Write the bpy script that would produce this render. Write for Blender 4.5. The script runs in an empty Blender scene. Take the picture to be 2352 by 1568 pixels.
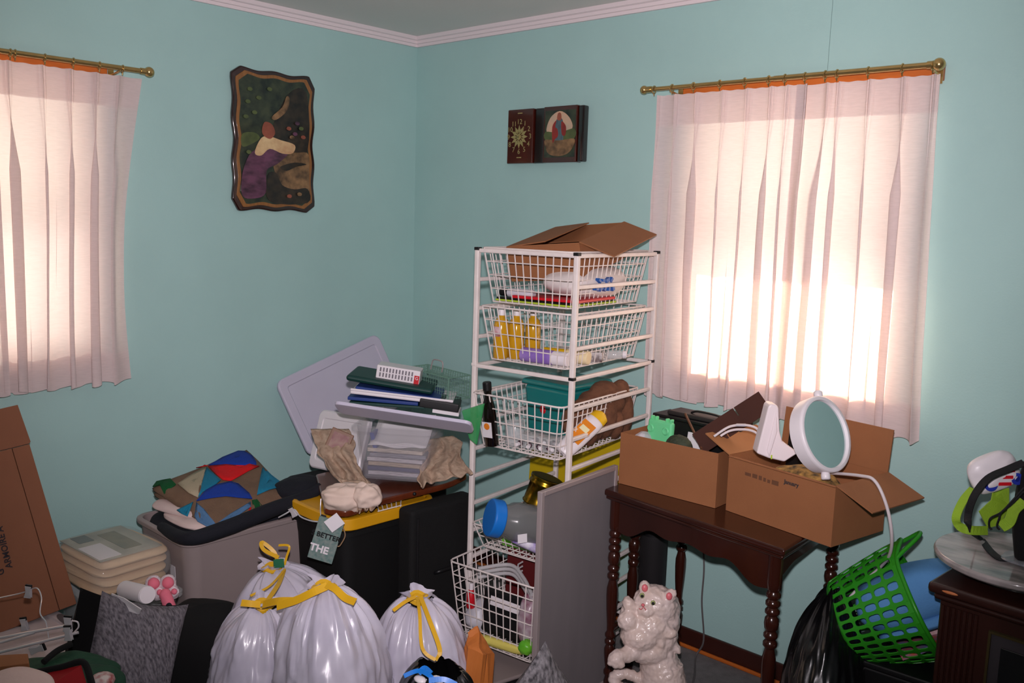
import bpy, bmesh, math, random
from mathutils import Vector, Matrix, noise
V = Vector
rad = math.radians
pi = math.pi
sin, cos = math.sin, math.cos
random.seed(7)
scene = bpy.context.scene
COL = scene.collection

# ------------------------------------------------------------------ camera
W, H, FPX = 2352, 1568, 2068.0
YAW, PITCH, ROLL = rad(42.81), rad(7.81), rad(1.83)
CAM = V((3.3576, -2.9003, 1.6140))
c_f = V((-sin(YAW) * cos(PITCH), cos(YAW) * cos(PITCH), -sin(PITCH)))
_r = c_f.cross(V((0, 0, 1))).normalized()
_u = _r.cross(c_f)
c_r = _r * cos(ROLL) + _u * sin(ROLL)
c_u = _u * cos(ROLL) - _r * sin(ROLL)
cd = bpy.data.cameras.new('camera')
cam = bpy.data.objects.new('camera', cd)
COL.objects.link(cam)
cd.sensor_width = 36.0
cd.lens = FPX / W * 36.0
cd.clip_start = 0.02
rot = Matrix((c_r, c_u, -c_f)).transposed()
cam.matrix_world = Matrix.Translation(CAM) @ rot.to_4x4()
scene.camera = cam

# ------------------------------------------------------------------ view, sky, sun, flash
vs = scene.view_settings
vs.view_transform = 'Standard'
vs.look = 'None'
vs.gamma = 1.0
vs.use_curve_mapping = False
vs.exposure = 0.0

world = bpy.data.worlds.new('sky')
scene.world = world
world.use_nodes = True
bg = world.node_tree.nodes['Background']
bg.inputs[0].default_value = (1.0, 0.90, 0.80, 1)
bg.inputs[1].default_value = 3.5

sd = bpy.data.lights.new('sun', 'SUN')
sd.energy = 26.0
sd.angle = rad(0.6)
sd.color = (1.0, 0.84, 0.62)
sun = bpy.data.objects.new('sun', sd)
COL.objects.link(sun)
sun_dir = V((0.34, -1.0, -0.42)).normalized()
sun.rotation_euler = sun_dir.to_track_quat('-Z', 'Y').to_euler()

# the camera's own pop-up flash, a hand's breadth above the lens
fd = bpy.data.lights.new('camera_flash', 'SPOT')
fd.energy = 262.0
fd.color = (1.0, 0.90, 0.95)
fd.spot_size = rad(88)
fd.spot_blend = 0.85
fd.shadow_soft_size = 0.022
flash = bpy.data.objects.new('camera_flash', fd)
COL.objects.link(flash)
flash.location = CAM + c_u * 0.115 + c_f * 0.03
flash.rotation_euler = (c_f * cos(rad(7)) + c_u * sin(rad(7))).to_track_quat('-Z', 'Y').to_euler()


def ray(x, y):
    return c_f + c_r * ((x - W / 2) / FPX) - c_u * ((y - H / 2) / FPX)


def at(x, y, X=None, Y=None, Z=None, D=None):
    """the place in the room that the photograph shows at x, y, once one of its coordinates (or its depth) is known"""
    d = ray(x, y)
    if X is not None:
        t = (X - CAM.x) / d.x
    elif Y is not None:
        t = (Y - CAM.y) / d.y
    elif Z is not None:
        t = (Z - CAM.z) / d.z
    else:
        t = D
    return CAM + d * t


# ------------------------------------------------------------------ materials
MATS = {}


def lin(c):
    return tuple(((v / 255) / 12.92 if v / 255 <= 0.04045 else ((v / 255 + 0.055) / 1.055) ** 2.4) for v in c)


def mt(name, rgb=None, rough=0.6, metal=0.0, var=0.0, vscale=6.0, rgb2=None, bump=0.0, bscale=80.0, alpha=1.0, coat=0.0,
       stretch=(1, 1, 1), trans=0.0, spec=0.5, ior=1.45, kind=None, emit=0.0):
    """a procedural surface: base colour (sRGB), mixed towards rgb2 by noise, with a fine noise relief"""
    if name in MATS:
        return MATS[name]
    m = bpy.data.materials.new(name)
    m.use_nodes = True
    nt = m.node_tree
    N, L = nt.nodes, nt.links
    b = N['Principled BSDF']
    out = N['Material Output']
    col = (*lin(rgb), 1)
    b.inputs['Base Color'].default_value = col
    b.inputs['Roughness'].default_value = rough
    b.inputs['Metallic'].default_value = metal
    b.inputs['Specular IOR Level'].default_value = spec
    b.inputs['IOR'].default_value = ior
    b.inputs['Coat Weight'].default_value = coat
    b.inputs['Coat Roughness'].default_value = 0.08
    b.inputs['Transmission Weight'].default_value = trans
    if emit:
        b.inputs['Emission Color'].default_value = col
        b.inputs['Emission Strength'].default_value = emit
    if var or bump:
        tc = N.new('ShaderNodeTexCoord')
        mp = N.new('ShaderNodeMapping')
        mp.inputs['Scale'].default_value = stretch
        L.new(tc.outputs['Object'], mp.inputs['Vector'])
    if var:
        nz = N.new('ShaderNodeTexNoise')
        nz.inputs['Scale'].default_value = vscale
        nz.inputs['Detail'].default_value = 5
        L.new(mp.outputs[0], nz.inputs['Vector'])
        rp = N.new('ShaderNodeValToRGB')
        rp.color_ramp.elements[0].position = 0.35
        rp.color_ramp.elements[1].position = 0.68
        c2 = (*lin(rgb2), 1) if rgb2 else tuple(v * (1 - var) for v in col[:3]) + (1,)
        rp.color_ramp.elements[0].color = col
        if rgb2:
            c2 = tuple(a * (1 - var) + q * var for a, q in zip(col[:3], c2[:3])) + (1,)
        rp.color_ramp.elements[1].color = c2
        L.new(nz.outputs['Fac'], rp.inputs[0])
        L.new(rp.outputs[0], b.inputs['Base Color'])
    if bump:
        n2 = N.new('ShaderNodeTexNoise')
        n2.inputs['Scale'].default_value = bscale
        n2.inputs['Detail'].default_value = 3
        L.new(mp.outputs[0], n2.inputs['Vector'])
        bp = N.new('ShaderNodeBump')
        bp.inputs['Strength'].default_value = bump
        bp.inputs['Distance'].default_value = 0.004
        L.new(n2.outputs['Fac'], bp.inputs['Height'])
        L.new(bp.outputs[0], b.inputs['Normal'])
    if alpha < 1:                        # clear plastic: part see-through, part surface
        tr = N.new('ShaderNodeBsdfTransparent')
        mx = N.new('ShaderNodeMixShader')
        mx.inputs[0].default_value = alpha
        L.new(tr.outputs[0], mx.inputs[1])
        L.new(b.outputs[0], mx.inputs[2])
        L.new(mx.outputs[0], out.inputs[0])
    if kind == 'cloth_thin':             # cloth that daylight shines through
        tl = N.new('ShaderNodeBsdfTranslucent')
        tl.inputs[0].default_value = (1.0, 0.90, 0.84, 1)
        mx = N.new('ShaderNodeMixShader')
        mx.inputs[0].default_value = 0.38
        L.new(b.outputs[0], mx.inputs[1])
        L.new(tl.outputs[0], mx.inputs[2])
        L.new(mx.outputs[0], out.inputs[0])
    MATS[name] = m
    return m


# ------------------------------------------------------------------ geometry helpers
def frame(o, x, z):
    """matrix with origin o, local x along x, local z as near to z as it can be"""
    x = V(x).normalized()
    z = V(z)
    y = z.cross(x).normalized()
    z = x.cross(y)
    m = Matrix((x, y, z)).transposed().to_4x4()
    m.translation = V(o)
    return m


def TR(o, rz=0, rx=0, ry=0):
    return Matrix.Translation(V(o)) @ Matrix.Rotation(rz, 4, 'Z') @ Matrix.Rotation(ry, 4, 'Y') @ Matrix.Rotation(rx, 4, 'X')


def smoothpath(P, n=6, closed=False):
    """Catmull-Rom through the points"""
    P = [V(p) for p in P]
    out = []
    m = len(P)
    rng = m if closed else m - 1
    for i in range(rng):
        if closed:
            a, b, c, d = P[(i - 1) % m], P[i], P[(i + 1) % m], P[(i + 2) % m]
        else:
            a, b, c, d = P[max(i - 1, 0)], P[i], P[i + 1], P[min(i + 2, m - 1)]
        for k in range(n):
            t = k / n
            out.append(0.5 * ((2 * b) + (c - a) * t + (2 * a - 5 * b + 4 * c - d) * t * t + (3 * b - a - 3 * c + d) * t ** 3))
    if not closed:
        out.append(P[-1])
    return out


class MB:
    def __init__(self):
        self.v, self.f = [], []

    def add(self, vs, fs, m=None):
        k = len(self.v)
        self.v += [(m @ V(p)) if m else V(p) for p in vs]
        self.f += [tuple(i + k for i in f) for f in fs]
        return self

    def box(self, x0, x1, y0, y1, z0, z1, m=None):
        vs = [(x0, y0, z0), (x1, y0, z0), (x1, y1, z0), (x0, y1, z0), (x0, y0, z1), (x1, y0, z1), (x1, y1, z1), (x0, y1, z1)]
        return self.add(vs, [(3, 2, 1, 0), (4, 5, 6, 7), (0, 1, 5, 4), (1, 2, 6, 5), (2, 3, 7, 6), (3, 0, 4, 7)], m)

    def frust(self, a, b, z0, z1, m=None):
        """box whose bottom is a=(sx,sy) and top b=(sx,sy), centred"""
        vs = []
        for (sx, sy), z in ((a, z0), (b, z1)):
            vs += [(-sx / 2, -sy / 2, z), (sx / 2, -sy / 2, z), (sx / 2, sy / 2, z), (-sx / 2, sy / 2, z)]
        return self.add(vs, [(3, 2, 1, 0), (4, 5, 6, 7), (0, 1, 5, 4), (1, 2, 6, 5), (2, 3, 7, 6), (3, 0, 4, 7)], m)

    def slab(self, P, t, m=None):
        """flat polygon with thickness t against its normal"""
        P = [V(p) for p in P]
        n = V((0, 0, 0))
        for i in range(len(P)):
            n += (P[i] - P[0]).cross(P[(i + 1) % len(P)] - P[0])
        n.normalize()
        k = len(P)
        vs = P + [p - n * t for p in P]
        fs = [tuple(range(k)), tuple(range(2 * k - 1, k - 1, -1))]
        fs += [(i, i + k, (i + 1) % k + k, (i + 1) % k) for i in range(k)]
        return self.add(vs, fs, m)

    def prism(self, poly, z0, z1, m=None):
        k = len(poly)
        vs = [(x, y, z0) for x, y in poly] + [(x, y, z1) for x, y in poly]
        fs = [tuple(range(k - 1, -1, -1)), tuple(range(k, 2 * k))] + [(i, (i + 1) % k, (i + 1) % k + k, i + k) for i in range(k)]
        return self.add(vs, fs, m)

    def tube(self, P, r, n=8, closed=False, m=None):
        P = [V(p) for p in P]
        k = len(P)
        rs = r if isinstance(r, (list, tuple)) else [r] * k
        T = []
        for i in range(k):
            a = P[(i - 1) % k] if closed or i else P[0]
            b = P[(i + 1) % k] if closed or i < k - 1 else P[-1]
            T.append((b - a).normalized())
        up = V((0, 0, 1)) if abs(T[0].z) < 0.9 else V((1, 0, 0))
        nx = T[0].cross(up).normalized()
        vs, fs = [], []
        for i in range(k):
            nx = (nx - T[i] * nx.dot(T[i])).normalized()
            ny = T[i].cross(nx)
            for j in range(n):
                a = 2 * pi * (j + 0.5) / n
                vs.append(P[i] + (nx * cos(a) + ny * sin(a)) * rs[i])
        for i in range(k if closed else k - 1):
            for j in range(n):
                a, b = i * n, ((i + 1) % k) * n
                fs.append((a + j, a + (j + 1) % n, b + (j + 1) % n, b + j))
        if not closed:
            fs.append(tuple(range(n - 1, -1, -1)))
            fs.append(tuple(range((k - 1) * n, k * n)))
        return self.add(vs, fs, m)

    def bar(self, a, b, w, h=None, up=(0, 0, 1), m=None):
        """square bar from a to b"""
        a, b = V(a), V(b)
        h = h or w
        fm = frame(a, b - a, up)
        L = (b - a).length
        return self.box(0, L, -w / 2, w / 2, -h / 2, h / 2, (m @ fm) if m else fm)

    def ribbon(self, P, w, up, t=0.0012, m=None):
        """flat strap along P, width w across 'up' x tangent"""
        P = [V(p) for p in P]
        k = len(P)
        ups = [V(u) for u in up] if isinstance(up, list) else [V(up)] * k
        vs, fs = [], []
        for i in range(k):
            T = (P[min(i + 1, k - 1)] - P[max(i - 1, 0)]).normalized()
            s = T.cross(ups[i]).normalized()
            n = s.cross(T)
            ww = w[i] if isinstance(w, (list, tuple)) else w
            vs += [P[i] + s * ww / 2 + n * t, P[i] - s * ww / 2 + n * t, P[i] - s * ww / 2 - n * t, P[i] + s * ww / 2 - n * t]
        for i in range(k - 1):
            for j in range(4):
                fs.append((i * 4 + j, i * 4 + (j + 1) % 4, i * 4 + 4 + (j + 1) % 4, i * 4 + 4 + j))
        fs += [(3, 2, 1, 0), (k * 4 - 4, k * 4 - 3, k * 4 - 2, k * 4 - 1)]
        return self.add(vs, fs, m)

    def lathe(self, prof, n=20, m=None, cap=True):
        vs, fs = [], []
        k = len(prof)
        for r, z in prof:
            for j in range(n):
                a = 2 * pi * j / n
                vs.append((r * cos(a), r * sin(a), z))
        for i in range(k - 1):
            for j in range(n):
                fs.append((i * n + j, i * n + (j + 1) % n, (i + 1) * n + (j + 1) % n, (i + 1) * n + j))
        if cap:
            fs.append(tuple(range(n - 1, -1, -1)))
            fs.append(tuple(range((k - 1) * n, k * n)))
        return self.add(vs, fs, m)

    def grid(self, fn, nu, nv, cu=False, cv=False, m=None):
        vs = [fn(i / nu, j / nv) for i in range(nu if cu else nu + 1) for j in range(nv if cv else nv + 1)]
        a = nv if cv else nv + 1
        q = nu if cu else nu + 1
        fs = []
        for i in range(nu):
            for j in range(nv):
                i2, j2 = (i + 1) % q, (j + 1) % a
                fs.append((i * a + j, i2 * a + j, i2 * a + j2, i * a + j2))
        return self.add(vs, fs, m)

    def ball(self, c, r, n=14, k=9, m=None):
        """ellipsoid, r a number or three"""
        r = (r, r, r) if not isinstance(r, (tuple, list)) else r
        mm = Matrix.Translation(V(c)) @ (m or Matrix()) @ Matrix.Diagonal((*r, 1))
        prof = [(max(sin(pi * i / k), 0.002), -cos(pi * i / k)) for i in range(k + 1)]
        return self.lathe(prof, n, mm)

    def build(self, name, mat, parent=None, smooth=False, bevel=0, bseg=2, sub=0, solid=0, world_space=True, soff=0, angle=None):
        vs = self.v
        me = bpy.data.meshes.new(name)
        o = bpy.data.objects.new(name, me)
        COL.objects.link(o)
        if parent is not None:
            o.parent = parent
            if world_space:
                inv = MW[parent.name].inverted()
                vs = [inv @ p for p in vs]
                MW[o.name] = MW[parent.name].copy()
            else:
                MW[o.name] = MW[parent.name].copy()
        else:
            n = len(vs)
            b = V((sum(p.x for p in vs) / n, sum(p.y for p in vs) / n, min(p.z for p in vs)))
            vs = [p - b for p in vs]
            o.location = b
            MW[o.name] = Matrix.Translation(b)
        me.from_pydata([tuple(p) for p in vs], [], self.f)
        me.update()
        bm = bmesh.new()
        bm.from_mesh(me)
        bmesh.ops.recalc_face_normals(bm, faces=bm.faces)
        bm.to_mesh(me)
        bm.free()
        if isinstance(mat, (list, tuple)):
            for q in mat:
                me.materials.append(q)
        else:
            me.materials.append(mat)
        if smooth or sub:
            for p in me.polygons:
                p.use_smooth = True
            if not sub:
                me.set_sharp_from_angle(angle=rad(48))
        if solid:
            md = o.modifiers.new('thickness', 'SOLIDIFY')
            md.thickness = solid
            md.offset = soff
        if bevel:
            md = o.modifiers.new('bevel', 'BEVEL')
            md.width = bevel
            md.segments = bseg
            md.limit_method = 'ANGLE'
            md.angle_limit = rad(angle or 35)
            for p in me.polygons:
                p.use_smooth = True
            wn = o.modifiers.new('normals', 'WEIGHTED_NORMAL')
            wn.keep_sharp = True
        if sub:
            md = o.modifiers.new('subdivision', 'SUBSURF')
            md.levels = sub
            md.render_levels = sub
        return o


MW = {}


def thing(name, label, cat, m, group=None, kind=None):
    """an Empty at the thing's base that parents its parts"""
    if not isinstance(m, Matrix):
        m = Matrix.Translation(V(m))
    o = bpy.data.objects.new(name, None)
    COL.objects.link(o)
    o.empty_display_size = 0.05
    o.matrix_world = m
    MW[o.name] = m.copy()
    tag(o, label, cat, group, kind)
    return o


def tag(o, label, cat=None, group=None, kind=None):
    if label:
        o['label'] = label
    if cat:
        o['category'] = cat
    if group:
        o['group'] = group
    if kind:
        o['kind'] = kind
    return o


def remeshed(mb, name, mat, parent, voxel, rough=0.0, rscale=0.03, smooth_it=6):
    """fuse overlapping blobs into one continuous skin"""
    o = mb.build(name, mat, parent, smooth=True)
    md = o.modifiers.new('fuse', 'REMESH')
    md.mode = 'VOXEL'
    md.voxel_size = voxel
    md.use_smooth_shade = True
    sm = o.modifiers.new('soften', 'SMOOTH')
    sm.factor = 0.5
    sm.iterations = smooth_it
    if rough:
        tx = bpy.data.textures.new(name + '_relief', 'CLOUDS')
        tx.noise_scale = rscale
        dm = o.modifiers.new('relief', 'DISPLACE')
        dm.texture = tx
        dm.strength = rough
        dm.mid_level = 0.5
        dm.texture_coords = 'LOCAL'
    return o


def words(body, size, m, mat, parent, name='lettering', align='CENTER', depth=0.0004, bold=0.0):
    cu = bpy.data.curves.new(name, 'FONT')
    cu.body = body
    cu.size = size
    cu.align_x = align
    cu.align_y = 'CENTER'
    cu.extrude = depth
    cu.offset = bold
    cu.resolution_u = 3
    tmp = bpy.data.objects.new(name, cu)
    COL.objects.link(tmp)
    me = bpy.data.meshes.new_from_object(tmp.evaluated_get(bpy.context.evaluated_depsgraph_get()))
    bpy.data.objects.remove(tmp)
    bpy.data.curves.remove(cu)
    me.materials.clear()
    me.materials.append(mat)
    o = bpy.data.objects.new(name, me)
    COL.objects.link(o)
    o.parent = parent
    o.matrix_local = MW[parent.name].inverted() @ m
    return o


def nz(p, s=1.0, seed=0.0):
    return noise.noise(V(p) * s + V((seed * 7.3, seed * 3.1, -seed * 5.7)))
# ================================================================== the room
M_wall = mt('wall_paint', (171, 208, 204), 0.55, var=0.05, vscale=3, bump=0.10, bscale=160)
M_ceil = mt('ceiling_paint', (232, 228, 224), 0.8, var=0.04, vscale=2, bump=0.15, bscale=60)
M_trim = mt('trim_paint', (236, 222, 224), 0.5)
M_floor = mt('grey_carpet', (128, 124, 124), 0.95, var=0.5, vscale=28, rgb2=(92, 88, 88), bump=0.9, bscale=260)
M_darkwood = mt('dark_stained_wood', (58, 26, 18), 0.28, var=0.5, vscale=9, rgb2=(34, 14, 10), stretch=(1, 1, 0.12), coat=0.4)
M_base = mt('baseboard_wood', (62, 28, 22), 0.4, var=0.4, vscale=7, rgb2=(40, 18, 14))
M_orange = mt('varnished_pine', (196, 104, 40), 0.4, var=0.35, vscale=9, rgb2=(150, 72, 26), stretch=(1, 1, 6))
M_sash = mt('sash_paint', (228, 224, 216), 0.5)
M_glass = mt('window_glass', (255, 255, 255), 0.02, alpha=0.06)

RX, RY, RZ, TH = 4.7, -4.4, 2.44, 0.14
WR = (1.54, 2.34, 1.06, 2.06)         # window in the right wall: x0 x1 z0 z1
WL = (-2.35, -1.53, 1.06, 2.06)       # window in the left wall: y0 y1 z0 z1


def wall_with_hole(name, fn, a0, a1, hole, label):
    b = MB()
    h0, h1, z0, z1 = hole
    for (p, q, s, t) in ((a0, h0, 0, RZ), (h1, a1, 0, RZ), (h0, h1, 0, z0), (h0, h1, z1, RZ)):
        fn(b, p, q, s, t)
    o = b.build(name, M_wall)
    tag(o, label, None, None, 'structure')
    return o


wall_right = wall_with_hole('wall_right', lambda b, p, q, s, t: b.box(p, q, 0, TH, s, t), -TH, RX + TH, WR, 'aqua painted wall with the sunlit window')
wall_left = wall_with_hole('wall_left', lambda b, p, q, s, t: b.box(-TH, 0, p, q, s, t), RY - TH, 0, WL, 'aqua painted wall with the scalloped plaque')
sx0 = at(1905, 100, Y=0).x
MB().box(sx0, sx0 + 0.0014, -0.0006, 0.001, 2.12, RZ - 0.046).build('seam', mt('seam_line', (120, 150, 148), 0.8), wall_right)
tag(MB().box(RX, RX + TH, RY - TH, 0, 0, RZ).build('wall_side', M_wall), 'aqua wall beside the photographer', None, None, 'structure')
tag(MB().box(0, RX, RY - TH, RY, 0, RZ).build('wall_back', M_wall), 'aqua wall behind the photographer', None, None, 'structure')
tag(MB().box(-TH, RX + TH, RY - TH, TH, -0.1, 0).build('floor', M_floor), 'grey carpeted floor', None, None, 'structure')
tag(MB().box(-TH, RX + TH, RY - TH, TH, RZ, RZ + 0.1).build('ceiling', M_ceil), 'pale plain ceiling', None, None, 'structure')

# crown trim, a stepped moulding
prof = [(0, 0), (0.012, 0), (0.014, 0.012), (0.020, 0.014), (0.022, 0.026), (0.030, 0.030), (0.036, 0.044), (0, 0.044)]
b = MB()
P3 = [(x, -0.0, RZ - 0.044 + z) for x, z in prof]
k = len(prof)
vs = [V((d, -d, RZ - 0.044 + z)) for d, z in prof] + [V((RX, -d, RZ - 0.044 + z)) for d, z in prof]
b.add(vs, [tuple(range(k)), tuple(range(2 * k - 1, k - 1, -1))] + [(i, (i + 1) % k, (i + 1) % k + k, i + k) for i in range(k)])
tag(b.build('trim_1', M_trim), 'off-white crown trim on the window wall', None, None, 'structure')
b = MB()
vs = [V((d, -d, RZ - 0.044 + z)) for d, z in prof] + [V((d, RY, RZ - 0.044 + z)) for d, z in prof]
b.add(vs, [tuple(range(k)), tuple(range(2 * k - 1, k - 1, -1))] + [(i, (i + 1) % k, (i + 1) % k + k, i + k) for i in range(k)])
tag(b.build('trim_2', M_trim), 'off-white crown trim on the plaque wall', None, None, 'structure')

# baseboards with a lighter shoe strip
b = MB().box(0.014, RX, -0.014, 0, 0, 0.074)
bo = tag(b.build('baseboard_right', M_base, bevel=0.004), 'dark brown baseboard', None, None, 'structure')
MB().box(0.014, RX, -0.026, -0.014, 0, 0.014).build('shoe_strip', M_orange, bo, bevel=0.004)
bo = tag(MB().box(0, 0.014, RY, -0.014, 0, 0.074).build('baseboard_left', M_base, bevel=0.004), 'dark brown baseboard under the plaque wall', None, None, 'structure')
MB().box(0.014, 0.026, RY, -0.026, 0, 0.014).build('shoe_strip', M_orange, bo, bevel=0.004)


# windows: jamb, casing, two sashes with glass
def window(name, hole, T):
    """T maps (along, out, up) to the room; out > 0 is outdoors"""
    h0, h1, z0, z1 = hole
    e = thing(name, 'double hung window behind the curtains', None, Matrix.Translation(T @ V(((h0 + h1) / 2, 0, z0))), None, 'structure')
    b = MB()
    c = 0.06
    b.box(h0 - c, h1 + c, -0.018, 0, z1, z1 + 0.055, T)
    b.build('casing', M_orange, e, bevel=0.003)
    b = MB()
    b.box(h0, h0 + 0.012, 0.0, TH, z0, z1, T).box(h1 - 0.012, h1, 0.0, TH, z0, z1, T).box(h0, h1, 0.0, TH, z1 - 0.012, z1, T)
    b.build('jamb', M_orange, e)
    MB().box(h0, h1, -0.03, TH, z0 - 0.022, z0, T).build('sill', M_orange, e, bevel=0.004)
    zm = (z0 + z1) / 2
    for j, (s, t, y) in enumerate(((z0, zm + 0.02, 0.03), (zm - 0.02, z1, 0.065))):
        sb = MB()
        w = 0.045
        sb.box(h0 + 0.012, h0 + w, y, y + 0.03, s, t, T).box(h1 - w, h1 - 0.012, y, y + 0.03, s, t, T)
        sb.box(h0 + w, h1 - w, y, y + 0.03, s, s + w, T).box(h0 + w, h1 - w, y, y + 0.03, t - 0.035, t, T)
        so = sb.build('sash', M_sash, e, bevel=0.003)
        MB().box(h0 + w, h1 - w, y + 0.013, y + 0.017, s + w, t - 0.035, T).build('pane', M_glass, so)
    # sloping slats outside are unseen, added only to block and stripe the sun
    ab = MB()
    return e


TWR = Matrix()
TWL = Matrix(((0, -1, 0, 0), (1, 0, 0, 0), (0, 0, 1, 0), (0, 0, 0, 1)))
w1 = window('window_1', WR, TWR)
w2 = window('window_2', WL, TWL)
M_sunblk = mt('sun_block_metal', (205, 200, 190), 0.5, metal=0.0)
for e, hole, T in ((w1, WR, TWR), (w2, WL, TWL)):  # made-up slats out of view: shade the upper curtain, lower gaps let stripes through
    h0, h1, z0, z1 = hole
    for i in range(9):
        gap = 0.03 if i >= 7 else -0.012
        y0 = TH + 0.005 + i * 0.068
        zt = 2.30 - i * 0.062
        q0, q1 = (y0, zt), (y0 + 0.068 - gap * 0.75, zt - 0.062 + gap * 0.7)
        MB().slab([T @ V((h0 - 0.25, q0[0], q0[1])), T @ V((h1 + 0.25, q0[0], q0[1])), T @ V((h1 + 0.25, q1[0], q1[1])), T @ V((h0 - 0.25, q1[0], q1[1]))], 0.006).build('sun_block_slat', M_sunblk, e)

# ------------------------------------------------------------------ curtains and rods
M_curt = mt('pinch_pleat_linen', (246, 230, 230), 0.9, var=0.12, vscale=120, stretch=(0.3, 0.3, 4), bump=0.25, bscale=500, kind='cloth_thin')
M_brass = mt('antique_brass', (206, 176, 116), 0.22, metal=0.85, var=0.3, vscale=20, rgb2=(150, 122, 74))


def curtain(name, label, a0, a1, pleats, T, ztop, zbot, flare0=0.0, flare1=0.0, seed=0, sag=None, group=None):
    """pinch pleated panel along 'a' from a0 to a1; pleats are places along it"""
    ps = sorted(pleats)
    bd = [a0] + [(p + q) / 2 for p, q in zip(ps, ps[1:])] + [a1]
    n = len(ps)
    nu, nv = n * 30, 44
    kf = [0.31 + 0.10 * sin(i * 2.3 + seed * 3) for i in range(n)]

    def fn(u, v):
        s = min(u * n, n - 1e-6)
        i = int(s)
        t = s - i                                          # 0..1 across one pleat, the pinch at its place
        l, p, r = bd[i], ps[i], bd[i + 1]
        a = l + (p - l) * t * 2 if t < 0.5 else p + (r - p) * (t - 0.5) * 2
        w = r - l
        g = min(1.0, max(0.0, (v - 0.07) / 0.25))          # folds open below the heading
        ph = 2 * pi * (t - 0.5)
        wob = 0.06 * sin(v * 3.0 + i * 1.9 + seed) * v
        fold = (kf[i] + 0.04 * sin(v * 2.2 + i)) * g * (0.25 if (i == 0 and t < 0.5) or (i == n - 1 and t > 0.5) else 1)
        lat = -sin(ph + wob) * fold * min(w, 0.095)
        pin = math.exp(-((a - p) / 0.012) ** 2)
        depth = (0.016 + 0.012 * g) * (0.5 + 0.5 * cos(ph)) * (g * 0.9 + 0.1)
        depth += (1 - g) * pin * (0.012 + 0.004 * cos((a - p) * 620))
        depth += 0.006 * nz((a * 4, v * 2.5, seed), 1.6, seed) * min(1, v * 3)
        da = lat + 0.012 * sin(v * 3.2 + i * 1.7 + seed) * v * (1 - abs(2 * u - 1))
        da += (flare0 * (1 - u) + flare1 * u) * v ** 1.3
        if sag:
            da += sag(v) * u ** 6
        z = ztop + (zbot - ztop) * v
        if v < 0.03:
            z += 0.001 * cos(ph * 2)
        z += 0.007 * sin(ph + i) * v
        return T @ V((a + da, -0.052 - depth, z))
    o = MB().grid(fn, nu, nv).build(name, M_curt, None, smooth=True)
    tag(o, label, 'curtain', group)
    # hem stitched double at the bottom and the top band, slightly proud of the panel
    for nm, v0, v1 in (('hem', 0.90, 1.0), ('heading', 0.0, 0.10)):
        hb = MB().grid(lambda u, v: fn(u, v0 + (v1 - v0) * v) + T.to_3x3() @ V((0, 0.0022, 0)), nu, 5)
        hb.build(nm, M_curt, o, smooth=True)
    return o


def px_a(xs, ypx, **k):
    return [at(x, ypx, **k) for x in xs]


ring_R = [p.x for p in px_a([1504, 1545, 1594, 1654, 1711, 1766, 1803, 1849, 1895, 1922, 1993, 2071, 2141], 175, Y=-0.09)]
curtain('curtain', 'white pinch pleat curtain panel next to the wire rack at the sunny window', 1.425, 1.955, ring_R[:8], TWR, 2.075, 0.965, flare0=0.02, flare1=0.0, seed=1)
curtain('curtain', 'white pinch pleat curtain panel glowing over the round mirror', 1.957, 2.405, ring_R[8:], TWR, 2.072, 0.968, flare0=-0.01, flare1=0.035, seed=2.4)
ringL = [p.y for p in px_a([24, 103, 168, 228, 281], 140, X=0.09)]
curtain('curtain', 'white pinch pleat curtain panel on the plaque wall, cut by the frame edge', -1.935, -1.36, ringL + [-1.86], TWL, 2.072, 0.965, flare0=0.01, flare1=-0.05, seed=4,
        sag=lambda v: -0.06 * sin(min(v, 1) * pi * 0.9) ** 1.0)
curtain('curtain', 'narrow strip of curtain at the far edge of the plaque wall window', -2.45, -1.925, [-2.4, -2.3, -2.2, -2.1, -2.0], TWL, 2.072, 0.945, seed=5.2)


def rod(name, label, a0, a1, zr, T, rings, bracket_at):
    e = thing(name, label, 'curtain rod', T @ V(((a0 + a1) / 2, -0.09, zr)))
    MB().tube([T @ V((a0, -0.09, zr)), T @ V(((a0 + a1) / 2, -0.09, zr))], 0.0075, 12).build('rod', M_brass, e, smooth=True)
    MB().tube([T @ V(((a0 + a1) / 2, -0.09, zr)), T @ V((a1, -0.09, zr))], 0.0090, 12).build('rod', M_brass, e, smooth=True)
    for a, s, r in ((a0, -1, 0.0155), (a1, 1, 0.0185)):
        c = T @ V((a + s * 0.02, -0.09, zr))
        f = MB().ball(c, r, 16, 10)
        f.tube([T @ V((a - s * 0.012, -0.09, zr)), T @ V((a + s * 0.01, -0.09, zr))], 0.0115, 12)
        f.build('finial', M_brass, e, smooth=True)
    for a in rings:
        c = V((a, -0.09, zr - 0.002))
        P = [T @ (c + V((0.0015 * sin(t), cos(t) * 0.0125, sin(t) * 0.0125))) for t in [2 * pi * i / 16 for i in range(16)]]
        ro = MB().tube(P, 0.0022, 6, closed=True).build('ring', M_brass, e, smooth=True)
        MB().tube([T @ V((a, -0.09, zr - 0.014)), T @ V((a, -0.088, zr - 0.024))], 0.0022, 6).build('hook_eye', M_brass, ro)
    for a in bracket_at:
        bb = MB().tube([T @ V((a, -0.09, zr - 0.011)), T @ V((a, -0.05, zr - 0.018)), T @ V((a, -0.003, zr - 0.02))], 0.004, 8)
        bb.box(a - 0.010, a + 0.010, -0.022, -0.0185, zr - 0.045, zr + 0.012, T)
        bb.build('bracket', M_brass, e)
    return e


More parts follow.
